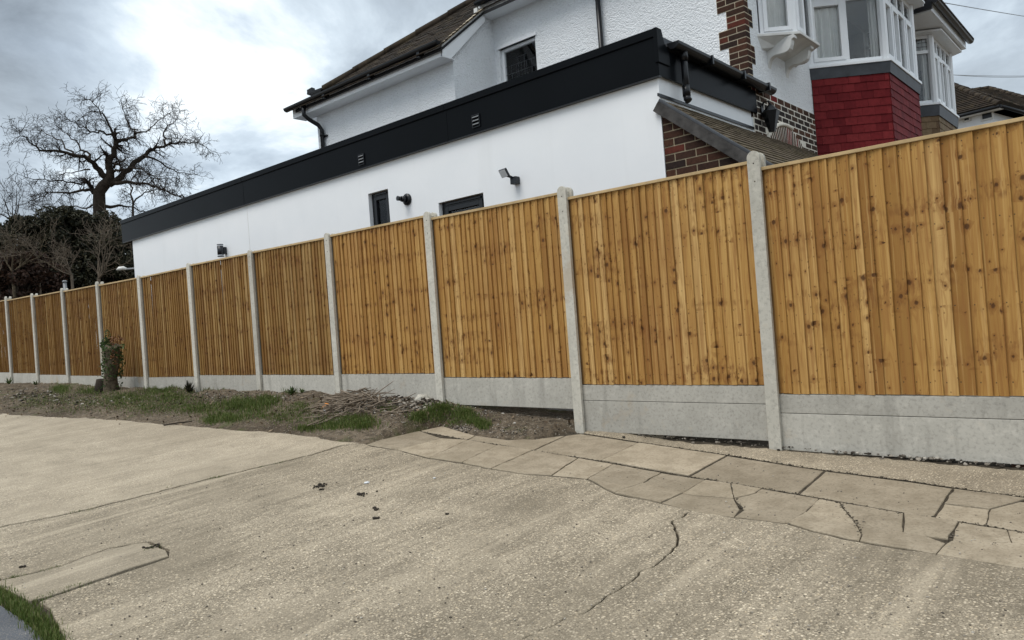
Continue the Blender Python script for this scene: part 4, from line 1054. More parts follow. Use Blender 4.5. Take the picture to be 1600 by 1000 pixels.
# ---- bays
def bay(par, A, B, Cc, Dd, ztop, zsill, zfoot, tile_mat, zhead, tile_from, tile_rows, lead=True, curtains=True, flip=False):
    cen = Vector((XF-.3, (A[1]+Dd[1])/2))
    def ring(d):
        out = []
        P_ = [Vector(A), Vector(B), Vector(Cc), Vector(Dd)]
        for i, p in enumerate(P_):
            dirs = []
            if i > 0: e = (p-P_[i-1]).normalized(); dirs.append(Vector((e.y, -e.x)))
            if i < 3: e = (P_[i+1]-p).normalized(); dirs.append(Vector((e.y, -e.x)))
            k = dirs[0] if len(dirs) == 1 else (dirs[0]+dirs[1])/(1+dirs[0].dot(dirs[1]))
            q = p+k*d
            if i in (0, 3): q.x = XF+.001
            out.append(q)
        return out
    R0 = ring(-.025); mb = MB(); mb.prism([(*p, zfoot) for p in R0], (0, 0, ztop-.0-zfoot)); apron = mb.build('bay_apron', M['mortar'], par)
    faces = [(R0[0], R0[1]), (R0[1], R0[2]), (R0[2], R0[3])]
    for fi, (P0, P1) in enumerate(faces):
        e = P1-P0; Ln = e.length; e.normalize(); nn = Vector((e.y, -e.x, 0)); e3 = Vector((*e, 0))
        for r_ in range(tile_rows):
            zb = ztop-.118*(r_+1)
            u = -(.083 if r_ % 2 else 0)+.0
            while u < Ln:
                a = max(u, 0.0); b = min(u+.163, Ln)
                if b-a > .02:
                    dzz = rnd(-.003, .003)
                    o_ = Vector((*P0, zb+dzz))+e3*a+nn*(.012+rnd(0, .003))
                    mb = MB(); top_ = Vector((0, 0, .140))-nn*.011
                    mb.obox(o_, e3*(b-a), nn*.013, top_); mb.build('tile', tile_mat, apron)
                u += .1655
    R1 = ring(.012); R2 = ring(.045)
    if lead:
        mb = MB(); n = 4
        top = ring(.03); vs = [(*p, zsill-.036) for p in top]+[(*p, ztop-.02) for p in R1]+[(*p, ztop-.02) for p in ring(.004)]
        mb.add(vs, [(i, i+4, i+5, i+1) for i in range(3)]+[(i+4, i+8, i+9, i+5) for i in range(3)]); mb.build('lead_apron', M['lead'], par)
    mb = MB(); mb.prism([(*p, zsill-.035) for p in R2], (0, 0, .04)); mb.build('bay_sill', M['upvc'], par, bevel=.004)
    F_ = ring(-.03); fm = MB(); cells = []; zb = zsill+.006
    tr = zsill+.92
    cells += face_window(fm, F_[0], F_[1], zb, zhead, [.5], tr, .055, {(0, 0)}, .055)
    cells += face_window(fm, F_[1], F_[2], zb, zhead, [.25, .5, .75], tr, .075, {(0, 0), (1, 0), (3, 0)}, .06)
    cells += face_window(fm, F_[2], F_[3], zb, zhead, [.5], tr, .055, (), .055)
    fr_ = fm.build('bay_window', M['upvc'], par, bevel=.003); add_panes(fr_, cells)
    for p in (F_[1], F_[2]): MB().tube([(p.x-.02, p.y+(.01 if p is F_[1] else -.01), zb+.001), (p.x-.02, p.y+(.01 if p is F_[1] else -.01), zhead-.001)], .06, 8, smooth=False).build('corner_post', M['upvc'], fr_)
    if curtains:
        a0, b0 = Vector(F_[0]), Vector(F_[1]); curtain(fr_, a0, a0.lerp(b0, .52), zb+.03, zhead-.02, .085, .022, 60, 6); curtain(fr_, a0.lerp(b0, .86), b0, zb+.03, zhead-.02, .15, .02, 20, 2)
        a1, b1 = Vector(F_[1]), Vector(F_[2]); curtain(fr_, a1, b1, zb+.03, zhead-.02, .16, .02, 70, 12)
    Re = ring(.16)
    mb = MB(); mb.prism([(*p, zhead+.001) for p in Re], (0, 0, .03)); mb.build('bay_soffit', M['upvc'], par)
    return Re
Re1 = bay(house, (XF, 11.0), (-2.79, 11.633), (-2.80, 13.36), (XF, 13.98), 3.165, 3.336, .5, M['redtile'], 4.56, 0, 12)
room(house, bw1[0]+.01, bw1[1]-.01, bw1[2]-.3, bw1[3]+.3, M['room'])
# wide eave over the first bay
def eave(par, y0, y1, zE, x1=-2.55):
    MB().box(XF, x1-.02, y0, y1, zE, zE+.02).build('soffit', M['upvc'], par)
    MB().box(x1-.018, x1, y0, y1, zE, zE+.15).build('eave_fascia', M['upvc'], par)
    mb = MB(); half_gutter(mb, ((x1+.07, y0-.03, zE+.16), (x1+.07, y1+.05, zE+.15)), .062); mb.build('gutter', M['black'], par)
    mb = MB(); k = 0; d_ = Vector((-1, 0, .8)).normalized(); nn = Vector((.8, 0, 1)).normalized()
    for k in range(24):
        o_ = Vector((x1+.06, y0, zE+.17))+d_*(k*.1)
        y = y0-(k % 2)*.08
        while y < y1:
            a = max(y, y0); b = min(y+.162, y1)
            if b-a > .02: mb.obox(o_+Vector((0, a-y0, 0))+nn*rnd(0, .004), d_*.15-nn*.012, (0, b-a, 0), nn*.014)
            y += .165
    for k in range(int((y1-y0)/.165)+1):
        yk = y0+k*.165; mb.obox((x1+.04, yk, zE+.135), (.10, 0, 0), (0, min(.16, y1-yk+.03), 0), (0, 0, .03))
    q = mb.build('roof_tiles', M['rooftile'], par); q['kind'] = 'stuff'
    MB().box(XF, x1+.02, y0-.05, y0-.002, zE+.02, zE+.16).build('side_fascia', M['black'], par)
eave(house, 10.9, 13.66, 4.60, -2.70)

# ---- adjoining house with its own bay
adj = thing('adjoining_house', (-5, 17, -1.1), 'attached neighbouring house with a brown tile-hung bay and black gutter', 'house')
mb = MB(); wall_pieces(mb, 'X', XF-.28, XF, 14.31, 18.3, -1.2, 4.9, [(14.85, 17.25, 3.3, 4.5)]); mb.box(-11, XF-.281, 18.02, 18.3, -1.2, 4.9); mb.build('wall', M['brick2'], adj)
bay(adj, (XF, 14.48), (-2.88, 15.06), (-2.885, 16.62), (XF, 17.2), 3.13, 3.336, .5, M['browntile'], 4.545, 0, 5)
room(adj, 14.87, 17.23, 3.0, 4.8, M['room'])
eave(adj, 13.97, 16.76, 4.60, -2.66)
mb = MB(); mb.box(-3.655, -3.3, 17.35, 17.6, -1, 4.55); mb.build('brick_pier', M['brick2'], adj)

# ---- wall lantern by the door
lp = onX(1187, 186, XF+.0)
L = thing('wall_lantern', (XF+.09, 9.06, 2.1), 'black tapered wall lantern on the brick beside the extension', 'lantern')
ly, lz = 9.10, 2.27
MB().tube([(XF+.13, ly, lz-.16), (XF+.13, ly, lz-.14), (XF+.13, ly, lz+.07), (XF+.13, ly, lz+.085)], [.04, .045, .105, .11], 6, smooth=False).build('body', M['black'], L)
MB().tube([(XF+.13, ly, lz+.0855), (XF+.13, ly, lz+.15), (XF+.13, ly, lz+.18)], [.10, .045, .012], 6, smooth=False).build('cap', M['black'], L)
MB().tube([(XF+.012, ly, lz+.12), (XF+.05, ly, lz+.22), (XF+.11, ly, lz+.22), (XF+.13, ly, lz+.181)], .012, 6).build('bracket', M['black'], L)
MB().box(XF+.0215, XF+.035, ly-.035, ly+.035, lz+.05, lz+.18).build('back_plate', M['black'], L)

# ================================================================== FAR HOUSES, WIRES
# ================================================================== TREES
def branch_mesh(mb, pts, rads, n):
    mb.tube(pts, rads, n, cap=False)
def grow(mb, p, d, length, rad, level, rng, up_=.12, n=5, minr=.012, spread=.9, seg=None):
    seg = seg or max(3, int(4+level)); step = length/seg; pts = [p.copy()]; rads = [rad]; q = p.copy(); dd = d.copy()
    for i in range(seg):
        dd = (dd+Vector((rng.gauss(0, .2), rng.gauss(0, .2), rng.gauss(0, .18)+up_*.5))).normalized()
        q = q+dd*step; pts.append(q.copy()); rads.append(max(minr, rad*(1-.75*(i+1)/seg)))
        if level > 0:
            for _ in range(1 if rng.random() < .85 else 0):
                sd_ = dd.cross(Vector((rng.gauss(0, 1), rng.gauss(0, 1), rng.gauss(0, 1)))).normalized()
                nd = (dd*.55+sd_*spread*rng.uniform(.6, 1.1)+Vector((0, 0, up_))).normalized()
                grow(mb, q, nd, length*rng.uniform(.45, .75), max(minr, rads[-1]*.6), level-1, rng, up_, max(3, n-1), minr, spread, seg)
    branch_mesh(mb, pts, rads, n)
def px_depth(x, y, dep): return ray(x, y)*dep
OD_ = 40.0; rng = random.Random(4)
oak_base = px_depth(158, 470, OD_)
oak = thing('oak_tree', (oak_base.x, oak_base.y, gz(oak_base.x, oak_base.y)-.1), 'big bare oak with a wide spreading crown against the clouds', 'tree')
limbs = [
 ([(172, 276), (170, 262), (171, 250), (178, 236), (181, 222)], .42, .24, 0),
 ([(181, 222), (176, 208), (168, 190), (160, 176), (150, 166), (136, 156)], .16, .03, -.5),
 ([(178, 210), (162, 206), (146, 206), (130, 198), (112, 190)], .11, .03, -1.5),
 ([(181, 222), (198, 220), (210, 216), (211, 207), (203, 199), (196, 184), (192, 168)], .17, .03, .8),
 ([(211, 208), (228, 206), (240, 196), (262, 178)], .10, .03, 1.5),
 ([(167, 278), (152, 263), (140, 251), (118, 243), (95, 237), (62, 235), (45, 222), (30, 208)], .34, .03, -1),
 ([(140, 251), (141, 242), (124, 228), (108, 212), (92, 200)], .15, .03, .5),
 ([(115, 243), (100, 226), (84, 214), (62, 200)], .10, .03, 2),
 ([(170, 288), (190, 276), (205, 262), (222, 246), (236, 233), (243, 230), (262, 226), (280, 222), (302, 222), (322, 230)], .36, .03, 1),
 ([(258, 226), (255, 212), (262, 196), (276, 186)], .12, .03, 0),
 ([(225, 245), (245, 250), (262, 262), (284, 270), (304, 272)], .12, .03, 2),
 ([(176, 286), (205, 285), (230, 287), (250, 296), (275, 306), (292, 312)], .20, .03, -1),
 ([(178, 268), (190, 264), (205, 262), (225, 266), (245, 275), (251, 282)], .13, .03, -2),
 ([(178, 262), (188, 252), (196, 248)], .12, .06, -1),
 ([(149, 300), (140, 296), (125, 298), (100, 301), (75, 300), (55, 312)], .22, .03, 0),
 ([(146, 300), (139, 288), (134, 283)], .24, .17, 0),
 ([(136, 284), (118, 286), (98, 282), (70, 280), (44, 278)], .10, .03, -1),
 ([(140, 265), (120, 268), (100, 272)], .08, .03, 2),
 ([(163, 322), (185, 321), (200, 323), (225, 330)], .18, .04, 1),
 ([(150, 318), (135, 326), (110, 322), (85, 330)], .10, .03, 1),
 ([(209, 345), (208, 318), (205, 300), (204, 284), (214, 268)], .13, .05, 2),
 ([(208, 318), (222, 305), (240, 297), (262, 292)], .09, .03, 2),
]
mbt = MB(); mbc = MB()
tr_px = [(159, 470), (158, 400), (157, 350), (155, 318), (155, 300), (162, 290), (170, 282), (172, 274)]
branch_mesh(mbt, [px_depth(x, y, OD_) for x, y in tr_px], [.42, .37, .33, .31, .30, .29, .26, .22], 12)
for pl, ra, rb, dz in limbs:
    n = len(pl); pts = []; rads = []
    for i, (x, y) in enumerate(pl):
        pts.append(px_depth(x, y, OD_+dz*2.2*i/(n-1)*(1 if i else 0))); rads.append((ra+(rb-ra)*(i/(n-1))**.7)*.55)
    # wobble between the traced points
    P2 = []; R2_ = []
    for i in range(n-1):
        for k in range(3):
            t = k/3; q = pts[i].lerp(pts[i+1], t)
            if k: q += Vector((rng.gauss(0, .05), rng.gauss(0, .05), rng.gauss(0, .06)))
            P2.append(q); R2_.append(rads[i]+(rads[i+1]-rads[i])*t)
    P2.append(pts[-1]); R2_.append(rads[-1])
    branch_mesh(mbt, P2, R2_, 8)
    for i in range(2, len(P2)):
        fr_ = i/len(P2)
        for _ in range(2 if fr_ > .3 else 1):
            if rng.random() < .32 + .68*fr_:
                d = (P2[i]-P2[i-1]).normalized(); sd_ = d.cross(Vector((rng.gauss(0, 1), rng.gauss(0, 1), rng.gauss(0, 1)))).normalized()
                grow(mbc, P2[i], (d*.5+sd_*.9+Vector((0, 0, .08))).normalized(), rng.uniform(.45, 1.0), max(.016, R2_[i]*.5), 2, rng, -.04, 4, .0072, .8, 5)
    grow(mbc, P2[-1], (P2[-1]-P2[-3]).normalized(), .8, R2_[-1], 2, rng, -.05, 4, .0072, .9, 5)
mbt.build('trunk', M['bark'], oak); mbc.build('crown', M['twig'], oak)

# ---- evergreen shrubs and bare bushes behind the fence
def leaf_blob(mb, c_, rx, ry, rz_, n, size, rng):
    for _ in range(n):
        while True:
            v = Vector((rng.uniform(-1, 1), rng.uniform(-1, 1), rng.uniform(-1, 1)))
            if v.length < 1: break
        v = v.normalized()*(v.length**.45)
        p = Vector(c_)+Vector((v.x*rx, v.y*ry, v.z*rz_))
        a = Vector((rng.gauss(0, 1), rng.gauss(0, 1), rng.gauss(0, 1))).normalized()*size*rng.uniform(.6, 1.3)
        b = a.cross(Vector((rng.gauss(0, 1), rng.gauss(0, 1), rng.gauss(0, 1)))).normalized()*size*.55
        mb.add([p-a*.5, p+b*.5, p+a*.6, p-b*.5], [(0, 1, 2, 3)])
def shrub(name, label, cat, px, py, dep, wid, hgt, mat, n, seed, size=.13, group='evergreens behind the fence', lumps=34):
    rg = random.Random(seed); top = px_depth(px, py, dep); bz = gz(top.x, top.y)-.07
    t = thing(name, (top.x, top.y, bz), label, cat, group)
    H_ = top.z-bz; ml = MB(); ms = MB()
    side = Vector((rt.x, rt.y, 0)).normalized(); fr_ = Vector((fw.x, fw.y, 0)).normalized()
    for k in range(lumps):
        z = bz+H_*(rg.uniform(.55, .97)); a = rg.uniform(-1, 1)*wid*.5*(1.05-.35*((z-bz)/H_)**2); b = rg.uniform(-.4, .4)*wid
        c_ = Vector((top.x, top.y, 0))+side*a+fr_*b; c_.z = z-.25*abs(a)/wid*H_*.5
        r_ = rg.uniform(.35, .7)*min(1.2, wid*.3)
        leaf_blob(ml, c_, r_*1.1, r_*1.1, r_*.95, int(n/lumps), size, rg)
        base = Vector((top.x+rg.gauss(0, .15), top.y+rg.gauss(0, .15), bz)); m_ = base.lerp(c_, .5)+Vector((rg.gauss(0, .2), rg.gauss(0, .2), .2))
        branch_mesh(ms, [base, m_, c_], [.09, .055, .02], 5)
    ms.build('stem', M['bark'], t); ml.build('foliage', mat, t)
    return t
shrub('evergreen_shrub', 'dark evergreen clump at the far left edge, left of the oak trunk', 'shrub', 24, 338, 27, 2.6, 3, M['ivy'], 15000, 1)
shrub('evergreen_shrub', 'dark evergreen clump just left of the oak trunk', 'shrub', 72, 330, 27.5, 2.2, 3, M['ivy'], 14000, 2)
shrub('evergreen_shrub', 'dark leafy clump with the tallest tip, right under the oak trunk', 'shrub', 112, 318, 28, 2.0, 3, M['ivy'], 14000, 3)
shrub('evergreen_shrub', 'dark ivy-clad clump between the oak trunk and the white extension', 'shrub', 165, 328, 28.5, 2.4, 3, M['ivy'], 15000, 4)
shrub('evergreen_shrub', 'low dark evergreen against the corner of the white extension', 'shrub', 190, 356, 28, 2.6, 3, M['ivy'], 12000, 5)
shrub('hedge_bush', 'low reddish-brown hedge bush showing above the far left fence', 'hedge', 20, 398, 25, 2.4, 2, M['redhedge'], 12000, 6)
def bare_bush(label, px, py, top_px, dep, seed, mat, n=5, ln=2.0, rad=.05):
    rg = random.Random(seed); base = px_depth(px, py, dep); bz = base.z
    t = thing('bare_bush', (base.x, base.y, gz(base.x, base.y)-.07), label, 'bush', 'bare bushes behind the fence'); mb = MB()
    branch_mesh(mb, [Vector((base.x, base.y, gz(base.x, base.y)-.07)), base], [rad*2, rad*1.7], 6)
    for k in range(n):
        d = Vector((rg.gauss(0, .6), rg.gauss(0, .6), 1)).normalized(); grow(mb, base, d, ln*rg.uniform(.7, 1.2), rad, 3, rg, .12, 5, .0065, .8, 4)
    mb.build('branches', mat, t)
bare_bush('pale bare bush of upright twigs below the oak trunk', 154, 436, None, 25.5, 21, M['paletwig'], 5, 1.25, .035)
bare_bush('pale thin bare bush among the evergreens on the left', 60, 420, None, 25, 22, M['paletwig'], 4, 1.1, .025)
bare_bush('fine bare treetop at the far left edge below the oak crown', 20, 345, None, 33, 23, M['twig'], 5, 1.5, .03)
bare_bush('bare twiggy bush between two evergreens, left of the oak', 100, 360, None, 32, 24, M['twig'], 4, 1.2, .03)
bare_bush('brownish bare thicket in front of the dark evergreens at the left edge', 20, 425, None, 24, 25, M['stumpbark'], 5, 1.2, .03)
bare_bush('grey bare twigs leaning over the far fence left of the pale bush', 112, 430, None, 24.5, 26, M['paletwig'], 4, 1.0, .025)

# street lamp head and flue behind the fence
c_ = px_depth(190, 421, 24); g_ = gz(c_.x, c_.y)
L = thing('street_lamp', (c_.x, c_.y, g_), 'small pale lamp head seen against the dark shrubs by the extension', 'lamp')
sd_ = Vector((rt.x, rt.y, 0)).normalized()
MB().tube([c_-sd_*.16, c_-sd_*.08+Vector((0, 0, .03)), c_+sd_*.06+Vector((0, 0, .035)), c_+sd_*.17], [.02, .06, .065, .03], 10).build('head', M['oldwhite'], L)
MB().tube([Vector((c_.x, c_.y, g_))+sd_*.6, c_+sd_*.6+Vector((0, 0, -.1)), c_+sd_*.45+Vector((0, 0, .0)), c_+sd_*.16], .03, 8).build('pole', M['metal'], L)
c_ = onY(101.5, 447, 7.2)
L = thing('flue_pipe', (c_.x, c_.y, gz(c_.x, c_.y)), 'short grey pipe top poking above a far fence post', 'pipe')
MB().tube([(c_.x, c_.y, gz(c_.x, c_.y)), (c_.x, c_.y, c_.z+.10)], .045, 10).build('pipe', M['metal'], L)
MB().tube([(c_.x, c_.y, c_.z+.1005), (c_.x, c_.y, c_.z+.13), (c_.x, c_.y, c_.z+.15)], [.06, .06, .03], 10).build('cowl', M['metal'], L)

# far houses on the right: the near eave runs K-L, the hip climbs K-T
def hip_house(K, Lp, T, label, wins):
    K, Lp, T = Vector(K), Vector(Lp), Vector(T); e = (Lp-K); e.z = 0; e.normalize(); back = Vector((T.x-K.x, T.y-K.y, 0)); back -= e*back.dot(e); back.normalize()
    g_ = gz(K.x, K.y)-.07; t = thing('far_house', (K.x, K.y, g_), label, 'house', 'houses beyond the fence on the right')
    rise = T-K; K2 = K+back*(2*rise.dot(back)); L2 = Lp+e*4; T2 = T+e*max(1, (L2-K).dot(e)-2*rise.dot(e)); L3 = L2+back*(2*rise.dot(back))
    mb = MB()
    def slope(a, b, c_, d_, n=26):
        nn = (b-a).cross(d_-a).normalized(); nn = nn if nn.z > 0 else -nn
        for k in range(n):
            t0, t1 = k/n, min(1, (k+1.3)/n); p, q, r_, s_ = a.lerp(d_, t0), b.lerp(c_, t0), b.lerp(c_, t1), a.lerp(d_, t1)
            mb.add([p+nn*.07, q+nn*.07, r_+nn*.02, s_+nn*.02, p, q], [(0, 1, 2, 3), (4, 5, 1, 0)])
    slope(K, L2, T2, T); slope(K2, K, T, T); slope(L2, L3, T2, T2); slope(L3, K2, T, T2)
    rf = mb.build('roof', M['rooftile'], t)
    for a, b in ((K, T), (T, T2), (K2, T), (L2, T2)):
        n = 12
        for k in range(n): MB().tube([a.lerp(b, k/n), a.lerp(b, (k+1.08)/n)], [.13, .11], 8).build('ridge_tile', M['rooftile'], rf)
    for a, b in ((K, L2), (K, K2)): MB().tube([a+Vector((0, 0, -.06)), b+Vector((0, 0, -.06))], .07, 8).build('gutter', M['black'], rf)
    ov = .45; w0 = K+e*ov+back*ov; w1 = L2-e*ov+back*ov; dp = back*(2*rise.dot(back)-2*ov); dn = Vector((0, 0, g_-K.z))
    MB().obox(w0+Vector((0, 0, -.12)), w1-w0, dp, dn).build('wall', M['white'], t)
    MB().obox(K+Vector((0, 0, -.119))+e*.02, L2-K-e*.04, back*ov, Vector((0, 0, .03))).build('soffit', M['oldwhite'], t)
    nrm = -back
    for (x0, y0, x1, y1) in wins:
        def hit(x, y): d = ray(x, y); return d*((w0.dot(nrm))/(d.dot(nrm)))
        a, b, c_ = hit(x0, y1), hit(x1, y1), hit(x0, y0); u = e*((b-a).dot(e)); h_ = abs(c_.z-a.z)
        f_ = MB(); L_ = u.length; ee = u.normalized(); q = .06
        f_.obox(a, ee*q, nrm*.05, (0, 0, h_)); f_.obox(a+ee*(L_-q), ee*q, nrm*.05, (0, 0, h_)); f_.obox(a+ee*q, ee*(L_-2*q), nrm*.05, (0, 0, q)); f_.obox(a+ee*q+Vector((0, 0, h_-q)), ee*(L_-2*q), nrm*.05, (0, 0, q))
        w_ = f_.build('window', M['oldwhite'], t); MB().obox(a+ee*q+Vector((0, 0, q)), ee*(L_-2*q), nrm*.02, (0, 0, h_-2*q)).build('pane', M['anthracite'], w_)
def same_z(x, y, z): return onZ(x, y, z)
K_ = ray(1562, 163)*28; L_p = same_z(1470, 186, K_.z); T_ = ray(1462, 124)*33
hip_house(K_, L_p, T_, 'white far house with a hipped brown roof just beyond the brown bay', [(1505, 181, 1518, 192), (1533, 172, 1554, 190)])
K_ = ray(1668, 172)*31; L_p = same_z(1560, 186, K_.z); T_ = ray(1545, 138)*36
hip_house(K_, L_p, T_, 'far house at the right edge, only its pointed brown roof showing', [])
def wire(px0, d0, px1, d1, sag, r_, label):
    a, b = ray(*px0)*d0, ray(*px1)*d1; pts = [a.lerp(b, k/16)+Vector((0, 0, -sag*4*(k/16)*(1-k/16))) for k in range(17)]
    tag(MB().tube(pts, r_, 5).build('overhead_wire', M['metal']), label, 'wire', 'overhead wires')
wire((1462, 2), 15, (1680, 37), 24, .02, .009, 'single thin wire crossing the top right corner of the sky')
wire((1478, 116), 40, (1700, 111), 44, .25, .013, 'upper of two thin level wires above the far roofs')
wire((1478, 116.5), 40.2, (1700, 115.5), 44, .1, .013, 'lower of two thin level wires above the far roofs')

# ================================================================== GROUND DETAIL
# grass: blades in tufts
rg = random.Random(77); mb = MB()
def blade(mb, x, y, z, h, w_, rg):
    a = rg.uniform(0, 6.28); ln = rg.uniform(.1, .6)*h; dx, dy = math.cos(a)*ln, math.sin(a)*ln; wx, wy = -math.sin(a)*w_, math.cos(a)*w_
    mb.add([(x-wx, y-wy, z-.01), (x+wx, y+wy, z-.01), (x+dx*.45+wx*.7, y+dy*.45+wy*.7, z+h*.62), (x+dx*.45-wx*.7, y+dy*.45-wy*.7, z+h*.62), (x+dx, y+dy, z+h)], [(0, 1, 2, 3), (3, 2, 4)])
def soil_hit(px, py):
    d = ray(px, py); s0 = ((GA+.34)/(d.z-GB*d.x-GC*d.y))
    if s0 < 0: s0 = 3
    for k in range(200):
        s_ = s0+k*.06; p = d*s_
        if p.y > 6.2: break
        if p.z < soilz(p.x, p.y): return p
    return onG(px, py)
tufts = [((385, 636), 34, 9, 1500, .075), ((350, 655), 24, 6, 900, .06), ((420, 628), 18, 7, 600, .06), ((330, 660), 12, 5, 300, .05), ((565, 664), 22, 8, 1300, .06), ((520, 668), 22, 5, 700, .05), ((480, 672), 18, 4, 400, .045), ((690, 644), 20, 8, 1300, .05), ((655, 655), 14, 7, 700, .045), ((725, 650), 14, 7, 800, .05),
         ((755, 668), 10, 5, 500, .05), ((740, 660), 12, 6, 400, .04), ((95, 610), 13, 6, 700, .08), ((140, 612), 22, 6, 600, .06), ((200, 622), 45, 9, 1200, .045), ((270, 622), 40, 9, 1100, .04), ((250, 612), 30, 6, 800, .05), ((310, 640), 40, 10, 900, .04), ((455, 612), 12, 4, 250, .07), ((470, 640), 40, 9, 500, .035), ((60, 630), 40, 8, 300, .05), ((605, 640), 12, 6, 250, .04), ((300, 606), 50, 6, 600, .05), ((230, 640), 60, 8, 900, .03), ((160, 630), 60, 8, 700, .03), ((400, 650), 50, 9, 900, .03), ((110, 640), 60, 7, 350, .03), ((540, 655), 30, 6, 400, .03), ((690, 662), 40, 6, 500, .028), ((330, 636), 90, 9, 1500, .028), ((210, 630), 90, 9, 1500, .026), ((470, 655), 70, 9, 900, .026), ((80, 622), 60, 8, 700, .03), ((700, 655), 50, 9, 700, .026)]
for (c_, rx, ry, n, h) in tufts:
    for _ in range(int(n*1.15)):
        px, py = rg.gauss(c_[0], rx*.55), rg.gauss(c_[1], ry*.55); p = soil_hit(px, py)
        if p.y > 5.9 or (p.x > -6.0 and p.y < 5.42): continue
        blade(mb, p.x, p.y, soilz(p.x, p.y) if p.y < 6 else p.z, h*rg.uniform(.45, 1.25), .0032, rg)
o = mb.build('grass', M['grass']); o['kind'] = 'stuff'; tag(o, 'green grass tufts growing on the soil bank below the fence', 'grass')
mb = MB(); line = g2((-10, 922), (10, 930), (35, 948), (60, 968), (80, 990), (95, 1012))
for i in range(2600):
    k = rg.uniform(0, len(line)-1.001); q = line[int(k)].lerp(line[int(k)+1], k % 1); x, y = q.x+rg.gauss(0, .03), q.y+rg.gauss(0, .028)-.01
    blade(mb, x, y, gp(x, y)-.012, rg.uniform(.015, .05), .0022, rg)
for (px, py, n, s_) in ((20, 903, 90, .02), (85, 888, 60, .016), (117, 916, 110, .018), (70, 932, 130, .022), (240, 856, 60, .014), (117, 800, 60, .014), (140, 797, 40, .012), (332, 747, 90, .018), (345, 745, 40, .015), (231, 769, 30, .012), (262, 762, 30, .012), (410, 729, 40, .015), (437, 723, 40, .02)):
    q = onG(px, py)
    for _ in range(n):
        x, y = q.x+rg.gauss(0, s_), q.y+rg.gauss(0, s_*2); blade(mb, x, y, gp(x, y)-.012, rg.uniform(.008, .03), .002, rg)
o = mb.build('verge_grass', M['grass']); o['kind'] = 'stuff'; tag(o, 'green grass and weeds along the road edge and concrete joints', 'grass')
# rubble stones on the bank and under the boards
def ico(mb, c_, r_, rg, flat=.6):
    t = (1+5**.5)/2; V = [(-1, t, 0), (1, t, 0), (-1, -t, 0), (1, -t, 0), (0, -1, t), (0, 1, t), (0, -1, -t), (0, 1, -t), (t, 0, -1), (t, 0, 1), (-t, 0, -1), (-t, 0, 1)]
    F = [(0, 11, 5), (0, 5, 1), (0, 1, 7), (0, 7, 10), (0, 10, 11), (1, 5, 9), (5, 11, 4), (11, 10, 2), (10, 7, 6), (7, 1, 8), (3, 9, 4), (3, 4, 2), (3, 2, 6), (3, 6, 8), (3, 8, 9), (4, 9, 5), (2, 4, 11), (6, 2, 10), (8, 6, 7), (9, 8, 1)]
    a = rg.uniform(0, 6.28); ca, sa = math.cos(a), math.sin(a); sx, sy = rg.uniform(.7, 1.4), rg.uniform(.6, 1.1); vs = []
    for v in V:
        k = r_/1.9*rg.uniform(.75, 1.2); x, y, z = v[0]*k*sx, v[1]*k*sy, v[2]*k*flat; vs.append((c_[0]+ca*x-sa*y, c_[1]+sa*x+ca*y, c_[2]+z))
    mb.add(vs, F)
mb = MB(); mc = MB()
areas = [((600, 630), 45, 13, 420, .010, .03), ((660, 632), 40, 12, 420, .010, .034), ((760, 640), 60, 14, 260, .006, .018), ((850, 640), 40, 12, 260, .006, .02), ((720, 672), 22, 6, 160, .006, .016), ((800, 675), 50, 8, 220, .005, .013), ((520, 650), 40, 10, 220, .006, .02), ((420, 620), 70, 9, 260, .007, .02), ((330, 622), 80, 10, 260, .007, .022), ((150, 625), 90, 10, 260, .009, .03), ((50, 620), 50, 12, 260, .01, .04), ((620, 655), 30, 10, 120, .005, .014), ((890, 650), 18, 8, 120, .008, .028)]
for (c_, rx, ry, n, ra, rb) in areas:
    for _ in range(n):
        p = soil_hit(rg.gauss(c_[0], rx*.55), rg.gauss(c_[1], ry*.55))
        if p.y > 6.0: continue
        r_ = ra+(rb-ra)*rg.random()**3; ico(mb if rg.random() < .62 else mc, (p.x, p.y, soilz(p.x, p.y)+r_*.15), r_, rg)
for _ in range(380):
    x = rg.uniform(-3.9, -.3); y = rg.gauss(5.93, .05)
    if rg.random() < .35: x = rg.gauss(-1.2, .4)
    ico(mb if rg.random() < .55 else mc, (x, y, gp(x, y)+.006), .004+.018*rg.random()**2.5, rg)
o = mb.build('rubble', M['stone']); o['kind'] = 'stuff'; tag(o, 'pale stones and crushed rubble scattered along the fence foot', 'rubble')
o = mc.build('soil_clods', M['clod']); o['kind'] = 'stuff'; tag(o, 'dark clods of soil scattered along the bank', 'soil')
ml = MB()
for _ in range(1500):
    p = soil_hit(rg.uniform(0, 900), rg.gauss(632, 16))
    if p.y > 5.9 or (p.x > -6 and p.y < 5.42): continue
    leaf_blob(ml, (p.x, p.y, soilz(p.x, p.y)+.012), .01, .01, .006, 1, rg.uniform(.02, .06), rg)
o = ml.build('leaf_litter', M['litterleaf']); o['kind'] = 'stuff'; tag(o, 'dead brown leaves and bark bits strewn over the soil bank', 'leaves')
mj = MB()
for pl in ([(656, 674), (731, 687.5), (833, 704), (920, 717.5), (1033, 738), (1148, 756), (1247, 772), (1310, 785), (1412, 803), (1538, 821), (1600, 832)], [(876, 674), (992, 690.5), (1136, 711), (1289, 735), (1418, 751.5), (1600, 777)], [(1142, 757), (1148, 779), (1160, 797)], [(1312, 785), (1338, 819), (1346, 838)], [(1480, 846), (1492, 830)]):
    G_ = g2(*pl)
    for a, b in zip(G_[:-1], G_[1:]):
        for _ in range(int((b-a).length*170)):
            q = a.lerp(b, rg.random()); r_ = .003+.007*rg.random()**2; x, y = q.x+rg.gauss(0, .009), q.y+rg.gauss(0, .009)
            ico(mj, (x, y, gp(x, y)+rg.uniform(-.004, .004)), r_, rg, .5)
